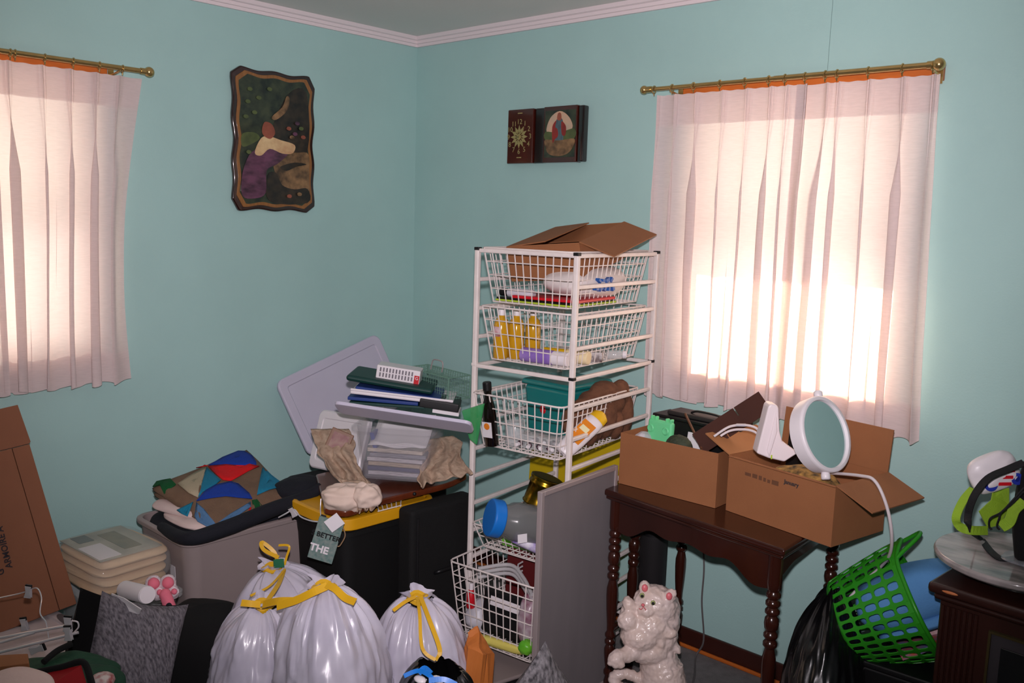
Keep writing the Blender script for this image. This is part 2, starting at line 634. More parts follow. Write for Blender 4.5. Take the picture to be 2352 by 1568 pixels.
rod('curtain_rod', 'brass cafe curtain rod with ball finials over the sunny window', at(1490, 203, Y=-0.09).x, at(2140, 152, Y=-0.09).x, 2.095, TWR, ring_R, [1.49, 2.39])
rod('curtain_rod', 'brass cafe curtain rod with ball finial on the plaque wall', -2.5, at(330, 161, X=0.09).y, 2.095, TWL, ringL + [-1.80, -1.9, -2.0, -2.1, -2.2, -2.3], [-1.46, -2.42])
# ================================================================== on the walls
# scalloped plaque on the left wall: local x along the wall (towards the corner), y up, z into the room
M_plq = mt('plaque_edge', (46, 18, 14), 0.18, var=0.4, vscale=14, rgb2=(24, 8, 6), coat=0.7)
M_plqface = mt('plaque_oak', (150, 100, 52), 0.35, var=0.5, vscale=14, rgb2=(112, 70, 34), stretch=(8, 0.6, 1), coat=0.3)


def scallop(w, h, inset):
    P = []
    hw, hh = w / 2 - inset, h / 2 - inset
    def edge(a, b, nrm, L):
        n = 26
        for i in range(n):
            t = i / n
            q = V(a) * (1 - t) + V(b) * t
            s = t * L
            # dip between cut corner and two bumps in the middle
            m = 0.010 * (cos(2 * pi * t * (2 if L < 0.42 else 3)) * 0.5 + 0.5) * sin(pi * t) ** 0.5 - 0.011 * sin(pi * t) ** 0.7
            P.append((q.x + nrm[0] * m, q.y + nrm[1] * m))
    c = 0.028
    edge((-hw + c, -hh), (hw - c, -hh), (0, -1), w)
    edge((hw, -hh + c), (hw, hh - c), (1, 0), h)
    edge((hw - c, hh), (-hw + c, hh), (0, 1), w)
    edge((-hw, hh - c), (-hw, -hh + c), (-1, 0), h)
    return P


pm = frame((0.0, -0.785, 1.895), (0, 1, 0), (1, 0, 0))
plq = thing('wall_plaque', 'scalloped dark wood plaque with a dim landscape picture on the aqua wall', 'plaque', pm)
MB().prism(scallop(0.395, 0.575, 0), 0.001, 0.020, pm).build('board', M_plq, plq, bevel=0.006, bseg=3)
MB().prism(scallop(0.395, 0.575, 0.017), 0.019, 0.0225, pm).build('oak_face', M_plqface, plq, bevel=0.001)
# a generic dusk landscape: dark trees, purple heather slope, pale rocks
M_pdark = mt('print_dark_green', (26, 38, 32), 0.5, var=0.9, vscale=22, rgb2=(66, 74, 52), coat=0.3)
M_pblack = mt('print_black_green', (16, 16, 14), 0.5, var=0.9, vscale=26, rgb2=(58, 46, 34), coat=0.3)
M_prock = mt('print_rock', (152, 116, 78), 0.5, var=1.0, vscale=24, rgb2=(66, 50, 34), coat=0.3)
M_ppurple = mt('print_heather', (112, 66, 92), 0.5, var=1.0, vscale=16, rgb2=(50, 28, 44), coat=0.3, stretch=(1, 2, 1))
M_pcream = mt('print_pale', (226, 196, 146), 0.5, var=0.7, vscale=20, rgb2=(178, 120, 84), coat=0.3)
M_pgreen = mt('print_meadow', (92, 104, 56), 0.5, var=0.7, vscale=20, rgb2=(54, 66, 40), coat=0.3)
M_pblush = mt('print_clay', (156, 84, 62), 0.5, var=0.6, vscale=20, rgb2=(110, 56, 44), coat=0.3)


def flatpic(parent, fm, items, z=0.023):
    for k, (nm, mat, poly) in enumerate(items):
        P = smoothpath([(x, y, 0) for x, y in poly], 4, closed=True)
        MB().slab([fm @ V((p.x, p.y, z + 0.0004 * k)) for p in P], 0.0006).build(nm, mat, parent)


base = scallop(0.395, 0.575, 0.03)
MB().slab([pm @ V((x, y, 0.0229)) for x, y in base], 0.0006).build('print', M_pdark, plq)
flatpic(plq, pm, [
    ('print_patch', M_pblack, [(-0.02, 0.05), (0.06, 0.20), (0.15, 0.215), (0.155, -0.03), (0.05, -0.05), (-0.04, -0.03)]),
    ('print_patch', M_pgreen, [(-0.155, 0.02), (-0.10, 0.03), (-0.075, 0.01), (-0.11, -0.015), (-0.155, -0.03)]),
    ('print_patch', M_prock, [(-0.03, -0.215), (0.0, -0.15), (-0.01, -0.09), (0.05, -0.045), (0.11, -0.035), (0.160, -0.04), (0.163, -0.13), (0.160, -0.215), (0.08, -0.20)]),
    ('print_patch', M_pblack, [(-0.04, -0.14), (0.0, -0.125), (0.03, -0.175), (0.09, -0.19), (0.155, -0.185), (0.155, -0.245), (-0.03, -0.245)]),
    ('print_patch', M_pblack, [(0.02, -0.100), (0.09, -0.078), (0.15, -0.082), (0.10, -0.095), (0.05, -0.115)]),
    ('print_patch', M_ppurple, [(-0.158, -0.225), (-0.155, -0.13), (-0.115, -0.05), (-0.05, -0.03), (0.035, -0.005), (0.06, -0.04), (0.005, -0.09), (-0.045, -0.12), (-0.05, -0.21), (-0.10, -0.235)]),
    ('print_patch', M_pcream, [(-0.10, -0.05), (-0.07, 0.01), (-0.03, 0.02), (0.02, 0.01), (0.09, -0.005), (0.08, -0.04), (0.03, -0.045), (-0.03, -0.03), (-0.07, -0.06)]),
    ('print_patch', M_pblush, [(-0.065, 0.03), (-0.055, 0.075), (-0.02, 0.07), (-0.005, 0.035), (-0.03, 0.01)]),
    ('print_patch', M_prock, [(-0.02, 0.10), (0.03, 0.145), (0.05, 0.19), (0.065, 0.18), (0.05, 0.13), (0.0, 0.09)]),
] + [('print_leaf', (M_pgreen, M_prock, M_pblush, M_ppurple)[i % 4 if i > 5 else 0], [(x + 0.012 * cos(t + i), y + 0.008 * sin(t * 1.0 + i)) for t in (0, 1.2, 2.4, 3.8, 5.1)])
     for i, (x, y) in enumerate(((-0.12, 0.20), (-0.08, 0.17), (-0.13, 0.15), (-0.03, 0.21), (-0.10, 0.11), (-0.14, 0.09), (0.06, 0.06), (0.09, 0.04), (0.12, 0.065), (0.075, 0.025), (0.13, 0.03), (0.10, 0.085), (-0.13, -0.05), (0.11, -0.21), (0.06, -0.22)))], 0.0235)

# book shaped clock on the right wall: local x along the wall, y up, z into the room
M_book = mt('mahogany_lacquer', (74, 26, 16), 0.16, var=0.5, vscale=12, rgb2=(40, 12, 8), coat=0.8)
M_bookdk = mt('spine_lacquer', (22, 9, 10), 0.14, coat=0.8)
M_gold = mt('gilt_metal', (186, 172, 116), 0.35, metal=0.55)
cm = frame((0.845, 0.0, 1.957), (1, 0, 0), (0, -1, 0))
clk = thing('book_clock', 'open book shaped mahogany wall clock with gilt numerals and a small picture', 'clock', cm)
hw, hh = 0.208, 0.113
MB().prism([(-hw, -hh), (-0.062, -hh), (-0.062, hh), (-hw, hh)], 0.001, 0.034, cm).build('left_page', M_book, clk, bevel=0.004)
MB().box(-0.062, 0.0, -hh, hh, 0.001, 0.024, cm).build('spine', M_bookdk, clk, bevel=0.006, bseg=3)
MB().prism([(0.0, -hh), (hw - 0.03, -hh), (hw - 0.03, hh), (0.0, hh)], 0.001, 0.040, cm).build('right_page', M_book, clk, bevel=0.004)
MB().box(hw - 0.03, hw, -hh + 0.002, hh - 0.002, 0.001, 0.034, cm).build('page_edge', M_bookdk, clk, bevel=0.006)
cc = V((-0.138, -0.002, 0.035))
for i in range(12):
    a = pi / 2 - 2 * pi * (i + 1) / 12
    d = V((cos(a), sin(a), 0))
    p = V((-d.y, d.x, 0))
    q = [cc + d * 0.012, cc + d * 0.028 + p * 0.0075, cc + d * 0.049, cc + d * 0.028 - p * 0.0075]
    MB().slab([cm @ x for x in q], 0.0012).build('petal', M_gold, clk)
    words(str(i + 1), 0.030, cm @ Matrix.Translation(cc + d * 0.062), M_gold, clk, 'numeral')
MB().lathe([(0.012, 0), (0.012, 0.003), (0.004, 0.006)], 14, cm @ Matrix.Translation(cc)).build('hub', M_gold, clk, smooth=True)
for L, w, a, nm in ((0.032, 0.004, 2.3, 'hour_hand'), (0.047, 0.003, 0.9, 'minute_hand')):
    d = V((cos(a), sin(a), 0)); p = V((-d.y, d.x, 0)) * w
    MB().slab([cm @ (x + V((0, 0, 0.006))) for x in (cc - d * 0.008, cc + p, cc + d * L, cc - p)], 0.001).build(nm, M_gold, clk)
for y in (0.094, -0.090):
    MB().box(-0.150, -0.124, y, y + 0.004, 0.034, 0.0348, cm).build('gilt_dash', M_gold, clk)
M_sky = mt('print_sky_peach', (214, 172, 140), 0.4, var=0.5, vscale=18, rgb2=(150, 160, 146), coat=0.4)
M_robe = mt('print_blue_robe', (86, 108, 116), 0.4, var=0.6, vscale=40, rgb2=(46, 60, 66), stretch=(4, 1, 1), coat=0.4)
M_red = mt('print_red_cloak', (150, 38, 30), 0.4, var=0.5, vscale=30, rgb2=(90, 22, 20), coat=0.4)
MB().box(0.010, hw - 0.036, -0.092, 0.096, 0.0395, 0.0405, cm).build('print', M_pdark, clk)
x0 = 0.088
flatpic(clk, cm, [
    ('print_patch', M_sky, [(x0 - 0.066, 0.01), (x0 - 0.05, 0.066), (x0, 0.092), (x0 + 0.05, 0.066), (x0 + 0.068, 0.02), (x0, 0.0)]),
    ('print_patch', M_pgreen, [(x0 - 0.072, 0.012), (x0, 0.006), (x0 + 0.08, 0.02), (x0 + 0.08, -0.02), (x0, -0.03), (x0 - 0.072, -0.02)]),
    ('print_patch', M_prock, [(x0 - 0.072, -0.02), (x0, -0.025), (x0 + 0.08, -0.02), (x0 + 0.078, -0.05), (x0 + 0.05, -0.078), (x0, -0.088), (x0 - 0.05, -0.078), (x0 - 0.07, -0.05)]),
    ('print_patch', M_robe, [(x0 - 0.014, 0.060), (x0 - 0.022, 0.03), (x0 - 0.026, -0.03), (x0 - 0.022, -0.072), (x0 + 0.020, -0.070), (x0 + 0.024, -0.02), (x0 + 0.024, 0.03), (x0 + 0.012, 0.062)]),
    ('print_patch', M_red, [(x0 + 0.012, 0.05), (x0 + 0.036, 0.03), (x0 + 0.034, -0.005), (x0 + 0.016, 0.0)]),
    ('print_patch', M_red, [(x0 - 0.016, 0.055), (x0 - 0.036, 0.03), (x0 - 0.032, -0.032), (x0 - 0.02, -0.02), (x0 - 0.004, -0.006), (x0 - 0.008, 0.02), (x0 - 0.02, 0.03)]),
    ('print_patch', M_pblush, [(x0 - 0.010, 0.058), (x0 - 0.009, 0.080), (x0, 0.086), (x0 + 0.009, 0.080), (x0 + 0.010, 0.056)]),
], 0.041)
# ================================================================== the wire basket rack and what is in it
M_wire = mt('white_coated_wire', (232, 222, 218), 0.4, var=0.08, vscale=30)
M_cap = mt('dark_plastic', (22, 22, 24), 0.5)
RA = V((-0.9934, -0.1149, 0))     # along the front, to the left
RB = V((-0.1149, 0.9934, 0))      # towards the wall
RF = V((1.545, -0.650, 0))        # front right foot
RW, RD, RH = 0.405, 0.545, 1.508
RM = frame(RF, -RA, (0, 0, 1))     # local x: left to right along the front (0 at the right foot), y: to the wall
# in RM coordinates the rack spans x -RW..0, y 0..RD

rk = thing('wire_rack', 'tall white steel frame rack holding sliding wire baskets by the window', 'rack', RM)
t = 0.018
for x, y in ((-RW, 0), (0, 0), (0, RD), (-RW, RD)):
    MB().box(x - t / 2, x + t / 2, y - t / 2, y + t / 2, 0.0, RH, RM).build('post', M_wire, rk, bevel=0.004)
    for z in (RH, 1.104):
        MB().box(x - t / 2 - 0.001, x + t / 2 + 0.001, y - t / 2 - 0.001, y + t / 2 + 0.001, z - 0.008, z + 0.003, RM).build('corner_cap', M_cap if z > 1.2 or x == 0 else M_wire, rk, bevel=0.002)
zz = [RH - 0.008 - 0.1005 * i for i in range(15)]
for i, z in enumerate(zz):
    for x in (-RW, 0):
        MB().box(x - 0.007, x + 0.007, t / 2, RD - t / 2, z - 0.007, z + 0.007, RM).build('runner', M_wire, rk, bevel=0.003)
for z in (zz[0], zz[4], zz[14]):
    for y in (0, RD):
        MB().box(-RW + t / 2, -t / 2, y - 0.007, y + 0.007, z - 0.007, z + 0.007, RM).build('crossbar', M_wire, rk, bevel=0.003)


def wire_basket(label, zr, depth, pull, w=RW - 0.030, d=RD - 0.02, tilt=0.0, cell=0.0315, name='wire_basket'):
    """rim at height zr, hangs 'depth' down, pulled out 'pull' towards the room"""
    bm_ = RM @ Matrix.Translation(V((-RW / 2, -pull, zr))) @ Matrix.Rotation(tilt, 4, 'X')
    e = thing(name, label, 'basket', bm_)
    r = 0.0022
    y0, y1 = 0.004, d
    x0, x1 = -w / 2, w / 2
    tp = 0.028

    def corner_loop(z, rr, ins, n=3):
        c = 0.02
        P = []
        for cx, cy, a0 in ((x1 - ins - c, y1 - ins - c, 0), (x0 + ins + c, y1 - ins - c, pi / 2), (x0 + ins + c, y0 + ins + c, pi), (x1 - ins - c, y0 + ins + c, 3 * pi / 2)):
            for k in range(n):
                a = a0 + pi / 2 * k / (n - 1)
                P.append(bm_ @ V((cx + c * cos(a), cy + c * sin(a), z)))
        return P
    rim = MB().tube(corner_loop(0, 0, -0.0), 0.0034, 8, closed=True)
    rim.build('rim', M_wire, e, smooth=True)
    g = MB()
    nl = max(2, int(depth / 0.045))
    for k in range(1, nl + 1):
        f = k / nl
        g.tube(corner_loop(-depth * f, 0, tp * f), r, 5, closed=True)
    nx = int(w / cell)
    for k in range(nx + 1):
        x = x0 + 0.012 + (w - 0.024) * k / nx
        xb = x * (1 - 2 * tp / w)
        g.tube([bm_ @ V(p) for p in ((x, y0, 0), (xb, y0 + tp, -depth), (xb, y1 - tp, -depth), (x, y1, 0))], r, 5)
    ny = int(d / cell)
    for k in range(ny + 1):
        y = y0 + 0.012 + (y1 - y0 - 0.024) * k / ny
        yb = y0 + tp + (y - y0) * (1 - 2 * tp / (y1 - y0))
        g.tube([bm_ @ V(p) for p in ((x0, y, 0), (x0 + tp, yb, -depth), (x1 - tp, yb, -depth), (x1, y, 0))], r, 5)
    g.build('wire_grid', M_wire, e, smooth=True)
    return e


wire_basket('topmost wire basket with the open carton in it', zz[0] + 0.010, 0.185, 0.004)
wire_basket('second wire basket from the top, with the oil bottles', zz[2] + 0.010, 0.185, 0.004)
wire_basket('third wire basket from the top, with the teal tub', zz[5] + 0.010, 0.185, 0.035)
wire_basket('shallow wire basket with the blue lidded jar', zz[10] + 0.035, 0.085, 0.02)
wire_basket('lowest wire basket, pulled out over the floor beside the trash bags', 0.425, 0.275, 0.14, w=0.375, cell=0.033)


def rl(x, y, z):
    return RM @ V((x, y, z))


def RT(x, y, z, rz=0, rx=0, ry=0):
    return RM @ TR((x, y, z), rz, rx, ry)


# ---- cardboard
M_card = mt('corrugated_board', (148, 96, 60), 0.8, var=0.18, vscale=9, rgb2=(120, 74, 44), bump=0.12, bscale=200)
M_cardin = mt('board_inner_face', (164, 112, 70), 0.85, var=0.15, vscale=9, rgb2=(132, 86, 52))
M_print = mt('box_print', (62, 52, 50), 0.8)
M_tape = mt('packing_tape', (206, 190, 168), 0.25, coat=0.4)


def flap(parent, a, b, d, length, taper=0.0, mat=None, name='flap', th=0.004):
    """flap hinged along a-b, reaching 'length' along direction d"""
    a, b, d = V(a), V(b), V(d).normalized()
    u = (b - a).normalized()
    return MB().slab([a, b, b + d * length - u * taper, a + d * length + u * taper], th).build(name, mat or M_card, parent)


# carton in the top basket: tilted, flaps open
_fl, _fr_, _br = at(1163, 566, D=3.13), at(1330, 557, D=2.98), at(1440, 510, D=3.27)
cw, cdp, ch, th = (_fr_ - _fl).length, (_br - _fr_).length, 0.125, 0.004
_z = (_fr_ - _fl).cross(_br - _fr_).normalized()
bm_ = frame((_fl + _fr_) / 2, _fr_ - _fl, _z)
bm_ = bm_ @ Matrix.Translation((0, cdp / 2, -ch))
cb = thing('carton', 'open cardboard carton with raised flaps on top of the white rack', 'box', bm_)
b = MB()
b.box(-cw / 2, cw / 2, -cdp / 2, cdp / 2, 0, th, bm_).box(-cw / 2, cw / 2, -cdp / 2, -cdp / 2 + th, th, ch, bm_).box(-cw / 2, cw / 2, cdp / 2 - th, cdp / 2, th, ch, bm_)
b.box(-cw / 2, -cw / 2 + th, -cdp / 2 + th, cdp / 2 - th, th, ch, bm_).box(cw / 2 - th, cw / 2, -cdp / 2 + th, cdp / 2 - th, th, ch, bm_)
b.build('body', M_card, cb)
c = [bm_ @ V(p) for p in ((-cw / 2, -cdp / 2, ch), (cw / 2, -cdp / 2, ch), (cw / 2, cdp / 2, ch), (-cw / 2, cdp / 2, ch))]
R3 = bm_.to_3x3()
flap(cb, c[1], c[2], R3 @ V((0.80, -0.05, -0.34)), 0.135, 0.0)
flap(cb, c[3], c[0], R3 @ V((0.9, 0, 0.06)), 0.15, 0.012)
flap(cb, c[2], c[3], R3 @ V((0, -0.9, -0.30)), 0.12, 0.006)
flap(cb, c[0], c[1], R3 @ V((0, 0.9, -0.35)), 0.10, 0.006)
u_ = (c[2] - c[1]).normalized()
dd = (R3 @ V((0.80, -0.05, -0.34))).normalized()
nn = u_.cross(dd).normalized()
if nn.z < 0:
    nn = -nn
for s in (0.03, 0.16):
    q = c[1] + u_ * (s + 0.02) + nn * 0.0015
    MB().slab([q + dd * 0.075, q + dd * 0.133, q + dd * 0.133 + u_ * 0.014, q + dd * 0.075 + u_ * 0.014], 0.0008).build('tape', M_tape, cb)

# printed plastic bag under the carton
M_bagw = mt('printed_white_plastic', (222, 214, 212), 0.35, var=0.1, vscale=20, bump=0.4, bscale=30)
M_blue = mt('blue_ink', (38, 92, 168), 0.4)
M_redp = mt('red_vinyl', (196, 18, 34), 0.4)
bm_ = RT(-0.125, 0.26, zz[0] - 0.158)
bg_ = thing('plastic_bag', 'stuffed white plastic bag with blue print under the open carton', 'bag', bm_)


def pillow(m, sx, sy, sz, seed=0, wr=0.08, n=26, k=14, pw=2.6):
    def fn(u, v):
        a, q = u * 2 * pi, (v - 0.5) * pi
        def sp(t, e):
            return math.copysign(abs(t) ** (2 / e), t)
        x, y, z = sp(cos(q), pw) * sp(cos(a), pw), sp(cos(q), pw) * sp(sin(a), pw), sp(sin(q), 2.0)
        f = 1 + wr * nz((x, y, z), 2.2, seed) + wr * 0.5 * nz((x, y, z), 6, seed + 3)
        return m @ V((x * sx / 2 * f, y * sy / 2 * f, (z * f * 0.5 + 0.5) * sz))
    return MB().grid(fn, n, k, cu=True)


pillow(bm_, 0.225, 0.37, 0.118, 3, 0.10).build('sack', M_bagw, bg_, smooth=True, sub=1)
random.seed(3)
for i in range(9):
    y, z = -0.05 + 0.026 * (i % 5), 0.026 + 0.026 * (i // 5)
    p = bm_ @ V((0.1135 - 0.004 * (i // 5), y - 0.06 + 0.02 * (i // 5), z + 0.020))
    s = 0.009 + 0.005 * random.random()
    q = frame(p, RM.to_3x3() @ V((0, 1, 0)), RM.to_3x3() @ V((1, 0, 0)))
    MB().box(-s * 0.9, s * 0.9, -s * 0.5, s * 0.5, -0.012, 0.004, q @ Matrix.Rotation(0.5 * i, 4, 'Z')).build('print_mark', M_blue, bg_)
m_ = RT(-0.15, 0.19, zz[0] - 0.172, rz=0.1, ry=rad(2))
o = MB().box(-0.13, 0.13, -0.14, 0.13, 0.0, 0.010, RT(-0.155, 0.175, zz[0] - 0.157, rz=0.05)).build('vinyl_folder', M_redp, None, bevel=0.003)
tag(o, 'red vinyl folder under the printed bag in the top basket', 'folder')
M_lime = mt('lime_plastic', (178, 205, 60), 0.4)
M_black = mt('black_plastic', (18, 18, 20), 0.42)
M_blackm = mt('black_cloth', (9, 9, 11), 0.95)
tr = thing('sketch_tray', 'black tray with lime green edge at the bottom of the top basket', 'tray', RT(-0.2, 0.17, zz[0] - 0.1715))
MB().box(-0.145, 0.165, -0.145, 0.16, 0.0, 0.006, RT(-0.21, 0.185, zz[0] - 0.1715)).build('rim_sheet', M_lime, tr, bevel=0.002)
MB().box(-0.142, 0.162, -0.142, 0.155, 0.0062, 0.013, RT(-0.21, 0.185, zz[0] - 0.1715)).build('pad', M_black, tr, bevel=0.002)
M_white = mt('white_plastic', (228, 222, 226), 0.35)
M_whiteg = mt('grey_white_plastic', (196, 194, 202), 0.4)


def bottle(name, label, m, prof, mats, cap, label_band=None, cat='bottle', group=None, n=18, sy=1.0):
    """lathe bottle along local z; cap = (z0, z1, r, material)"""
    e = thing(name, label, cat, m, group)
    S = m @ Matrix.Diagonal((1, sy, 1, 1))
    MB().lathe(prof, n, S).build('body', mats, e, smooth=True)
    if cap:
        z0, z1, r, cm_ = cap
        MB().lathe([(r, z0), (r, z1 - 0.003), (r * 0.85, z1)], n, m).build('cap', cm_, e, smooth=True, bevel=0.001)
    if label_band:
        r, z0, z1, lm, a0, a1 = label_band
        k = 10
        vs, fs = [], []
        for i in range(k + 1):
            a = a0 + (a1 - a0) * i / k
            vs += [S @ V((r * cos(a), r * sin(a), z0)), S @ V((r * cos(a), r * sin(a), z1))]
        fs = [(2 * i, 2 * i + 2, 2 * i + 3, 2 * i + 1) for i in range(k)]
        MB().add(vs, fs).build('paper_label', lm, e, smooth=True, solid=0.0006)
    return e


# white bottle with black cap lying on the tray
m_ = RT(-0.345, 0.06, zz[0] - 0.142, rz=rad(4), ry=rad(90))
bottle('bottle', 'white bottle with black cap lying on the lime edged tray', m_, [(0.006, 0.03), (0.0145, 0.032), (0.0155, 0.04), (0.0155, 0.13), (0.012, 0.135)], M_whiteg, (0.0, 0.03, 0.0135, M_black))

# ---- second basket
M_oil = mt('yellow_oil', (214, 160, 22), 0.05, alpha=0.82, coat=0.8)
M_clear = mt('clear_plastic', (226, 230, 232), 0.12, alpha=0.32, coat=0.3)
M_paperred = mt('paper_red_white', (220, 214, 220), 0.5, var=0.8, vscale=40, rgb2=(170, 40, 50))
zb2 = zz[2] + 0.010 - 0.185 + 0.003
op = [(0.024, 0), (0.027, 0.004), (0.028, 0.06), (0.0275, 0.118), (0.022, 0.135), (0.012, 0.143), (0.0115, 0.152)]
for i, (x, y) in enumerate(((-0.333, 0.052), (-0.292, 0.085), (-0.256, 0.135))):
    bottle('oil_bottle', ['yellow oil bottle with red and white label, nearest the front wires', 'yellow oil bottle standing between the other two in the second basket', 'dimmer yellow oil bottle deepest in the second basket'][i],
           RT(x, y, zb2), op, M_oil, (0.150, 0.171, 0.0125, M_white), (0.0288, 0.078, 0.112, M_paperred, rad(-140), rad(-60)) if i == 0 else None, group='oil bottles in the second basket')
M_purple = mt('purple_wrap', (128, 96, 176), 0.4, var=0.6, vscale=14, rgb2=(176, 150, 206))
m_ = RT(-0.235, 0.045, zb2 + 0.026, rz=rad(3), ry=rad(90))
bottle('spray_can', 'purple and white spray can lying in the second basket', m_, [(0.020, 0.0), (0.0245, 0.003), (0.025, 0.125), (0.0235, 0.128)], M_purple, (0.127, 0.185, 0.0245, M_white), cat='can')
M_yel = mt('yellow_plastic', (222, 176, 22), 0.4)
m_ = RT(-0.20, 0.125, zb2 + 0.024, rz=rad(8), ry=rad(90))
bottle('spray_can', 'yellow and cream canister lying behind the purple can', m_, [(0.018, 0.0), (0.0225, 0.003), (0.023, 0.09), (0.022, 0.165), (0.02, 0.168)], M_yel, (0.09, 0.172, 0.0235, mt('cream_plastic', (232, 214, 172), 0.4)), cat='can')
M_mix = mt('mixed_print', (206, 200, 200), 0.5, var=1.0, vscale=45, rgb2=(70, 40, 40))
for i, (x, y, s, lb) in enumerate(((-0.30, 0.16, 0.030, 'small printed carton behind the oil bottles'), (-0.06, 0.24, 0.026, 'small printed packet at the back of the second basket'))):
    tag(MB().box(-s, s, -s * 0.7, s * 0.7, 0, s * 1.3, RT(x, y, zb2, rz=0.4 * i)).build('small_carton', M_mix, None, bevel=0.002), lb, 'carton')
bottle('jar', 'small clear jar lying near the back of the second basket', RT(-0.05, 0.30, zb2 + 0.018, rz=0.6, ry=rad(88)), [(0.014, 0), (0.017, 0.003), (0.017, 0.05), (0.013, 0.055)], M_clear, (0.055, 0.07, 0.014, M_white), cat='jar')

# ---- third basket
zb3 = zz[5] + 0.010 - 0.185 + 0.003
M_teal = mt('teal_plastic', (22, 126, 124), 0.25, alpha=0.86, coat=0.4)
tm = RT(-0.235, 0.34, zb3, rz=rad(-6))
te = thing('storage_tub', 'translucent teal tub with overhanging lid in the third basket', 'tub', tm)
MB().frust((0.20, 0.21), (0.225, 0.24), 0, 0.185, tm).build('body', M_teal, te, bevel=0.018, bseg=3)
MB().frust((0.242, 0.257), (0.23, 0.245), 0.186, 0.206, tm).build('lid', M_teal, te, bevel=0.008, bseg=3)
o = MB().ball(tm @ V((-0.02, -0.098, 0.10)), 0.022, 12, 8).build('ribbon_roll', M_redp, te, smooth=True)
M_syrup = mt('dark_syrup', (16, 8, 6), 0.15, coat=0.6)
m_ = RT(-0.318, -0.003, zb3, rx=rad(6), ry=rad(-3))
bottle('syrup_bottle', 'dark syrup bottle with black cap and fruit label in the third basket', m_, [(0.024, 0), (0.027, 0.004), (0.027, 0.10), (0.024, 0.14), (0.015, 0.175), (0.0145, 0.20)], M_syrup, (0.198, 0.228, 0.0155, M_black), None, sy=0.8)
bl = [o for o in COL.objects if o.name.startswith('syrup_bottle')][0]
MB().box(-0.017, 0.024, -0.0245, -0.0232, 0.035, 0.090, m_).build('paper_label', mt('white_paper', (224, 220, 224), 0.6), bl)
MB().lathe([(0.012, 0), (0.012, 0.001)], 14, m_ @ Matrix.Translation((0.004, -0.0245, 0.075)) @ Matrix.Rotation(pi / 2, 4, 'X')).build('label_fruit', mt('orange_ink', (214, 96, 30), 0.5, var=0.6, vscale=60, rgb2=(240, 170, 40)), bl)
M_greenc = mt('green_clear', (60, 170, 96), 0.1, alpha=0.6, coat=0.6)
m_ = RT(-0.372, -0.055, zb3 + 0.05, rz=0.2, ry=rad(14), rx=rad(10))
sh = thing('green_pouch', 'clear green pouch wedged outside the rack post', 'pouch', m_)
MB().slab([m_ @ V(p) for p in ((-0.05, 0, 0.06), (0.0, -0.005, -0.03), (0.03, 0, -0.045), (0.03, 0, 0.12))], 0.012).build('pouch_sheet', M_greenc, sh, bevel=0.004)
M_lot = mt('lotion_orange', (224, 138, 30), 0.4, var=0.5, vscale=16, rgb2=(196, 96, 20))
m_ = RT(-0.060, 0.015, zb3 + 0.022, rz=rad(20), ry=rad(48))
m_ = frame(at(1290, 1040, D=3.02), at(1385, 950, D=3.10) - at(1290, 1040, D=3.02), (0.5, -0.5, 0.6)) @ Matrix.Scale(1.14, 4) @ Matrix.Rotation(pi / 2, 4, 'Y')
le = thing('lotion_bottle', 'white lotion bottle with orange label leaning in the third basket', 'bottle', m_)
MB().lathe([(0.022, 0.0), (0.027, 0.004), (0.030, 0.05), (0.031, 0.13), (0.026, 0.165), (0.012, 0.175)], 18, m_ @ Matrix.Diagonal((0.62, 1, 1, 1))).build('body', M_white, le, smooth=True)
MB().box(-0.0215, -0.0190, -0.022, 0.022, 0.045, 0.125, m_).build('front_label', M_lot, le, bevel=0.004)
MB().box(-0.0225, -0.0215, -0.014, 0.014, 0.088, 0.106, m_).build('label_badge', mt('cream_paper', (226, 220, 176), 0.5), le, bevel=0.003)
MB().lathe([(0.0175, 0.163), (0.0285, 0.150), (0.0265, 0.172), (0.012, 0.184)], 18, m_ @ Matrix.Diagonal((0.66, 1.02, 1, 1))).build('shoulder_cap', M_yel, le, smooth=True)
M_fur = mt('brown_plush', (112, 74, 52), 0.95, var=0.6, vscale=30, rgb2=(78, 48, 34), bump=0.8, bscale=120)
pl = thing('plush_bear', 'brown plush toy slumped at the back of the third basket', 'plush toy', RT(-0.02, 0.33, zb3))
pb = MB()
for p, r in (((-0.055, 0.30, 0.10), (0.05, 0.06, 0.09)), ((-0.075, 0.24, 0.15), (0.045, 0.05, 0.045)), ((-0.045, 0.36, 0.15), (0.04, 0.055, 0.055)), ((-0.04, 0.43, 0.09), (0.035, 0.04, 0.085)), ((-0.05, 0.25, 0.07), (0.03, 0.035, 0.06)), ((-0.035, 0.36, 0.06), (0.03, 0.04, 0.055)), ((-0.075, 0.19, 0.13), (0.04, 0.05, 0.045)), ((-0.085, 0.14, 0.10), (0.035, 0.04, 0.05)), ((-0.055, 0.30, 0.19), (0.045, 0.07, 0.035)), ((-0.05, 0.20, 0.06), (0.035, 0.06, 0.055)), ((-0.045, 0.40, 0.17), (0.035, 0.045, 0.05))):
    pb.ball(rl(p[0], p[1], zb3 + p[2]), r, 14, 9, RM.to_3x3().to_4x4())
remeshed(pb, 'plush_body', M_fur, pl, 0.006, 0.006, 0.02, 4)
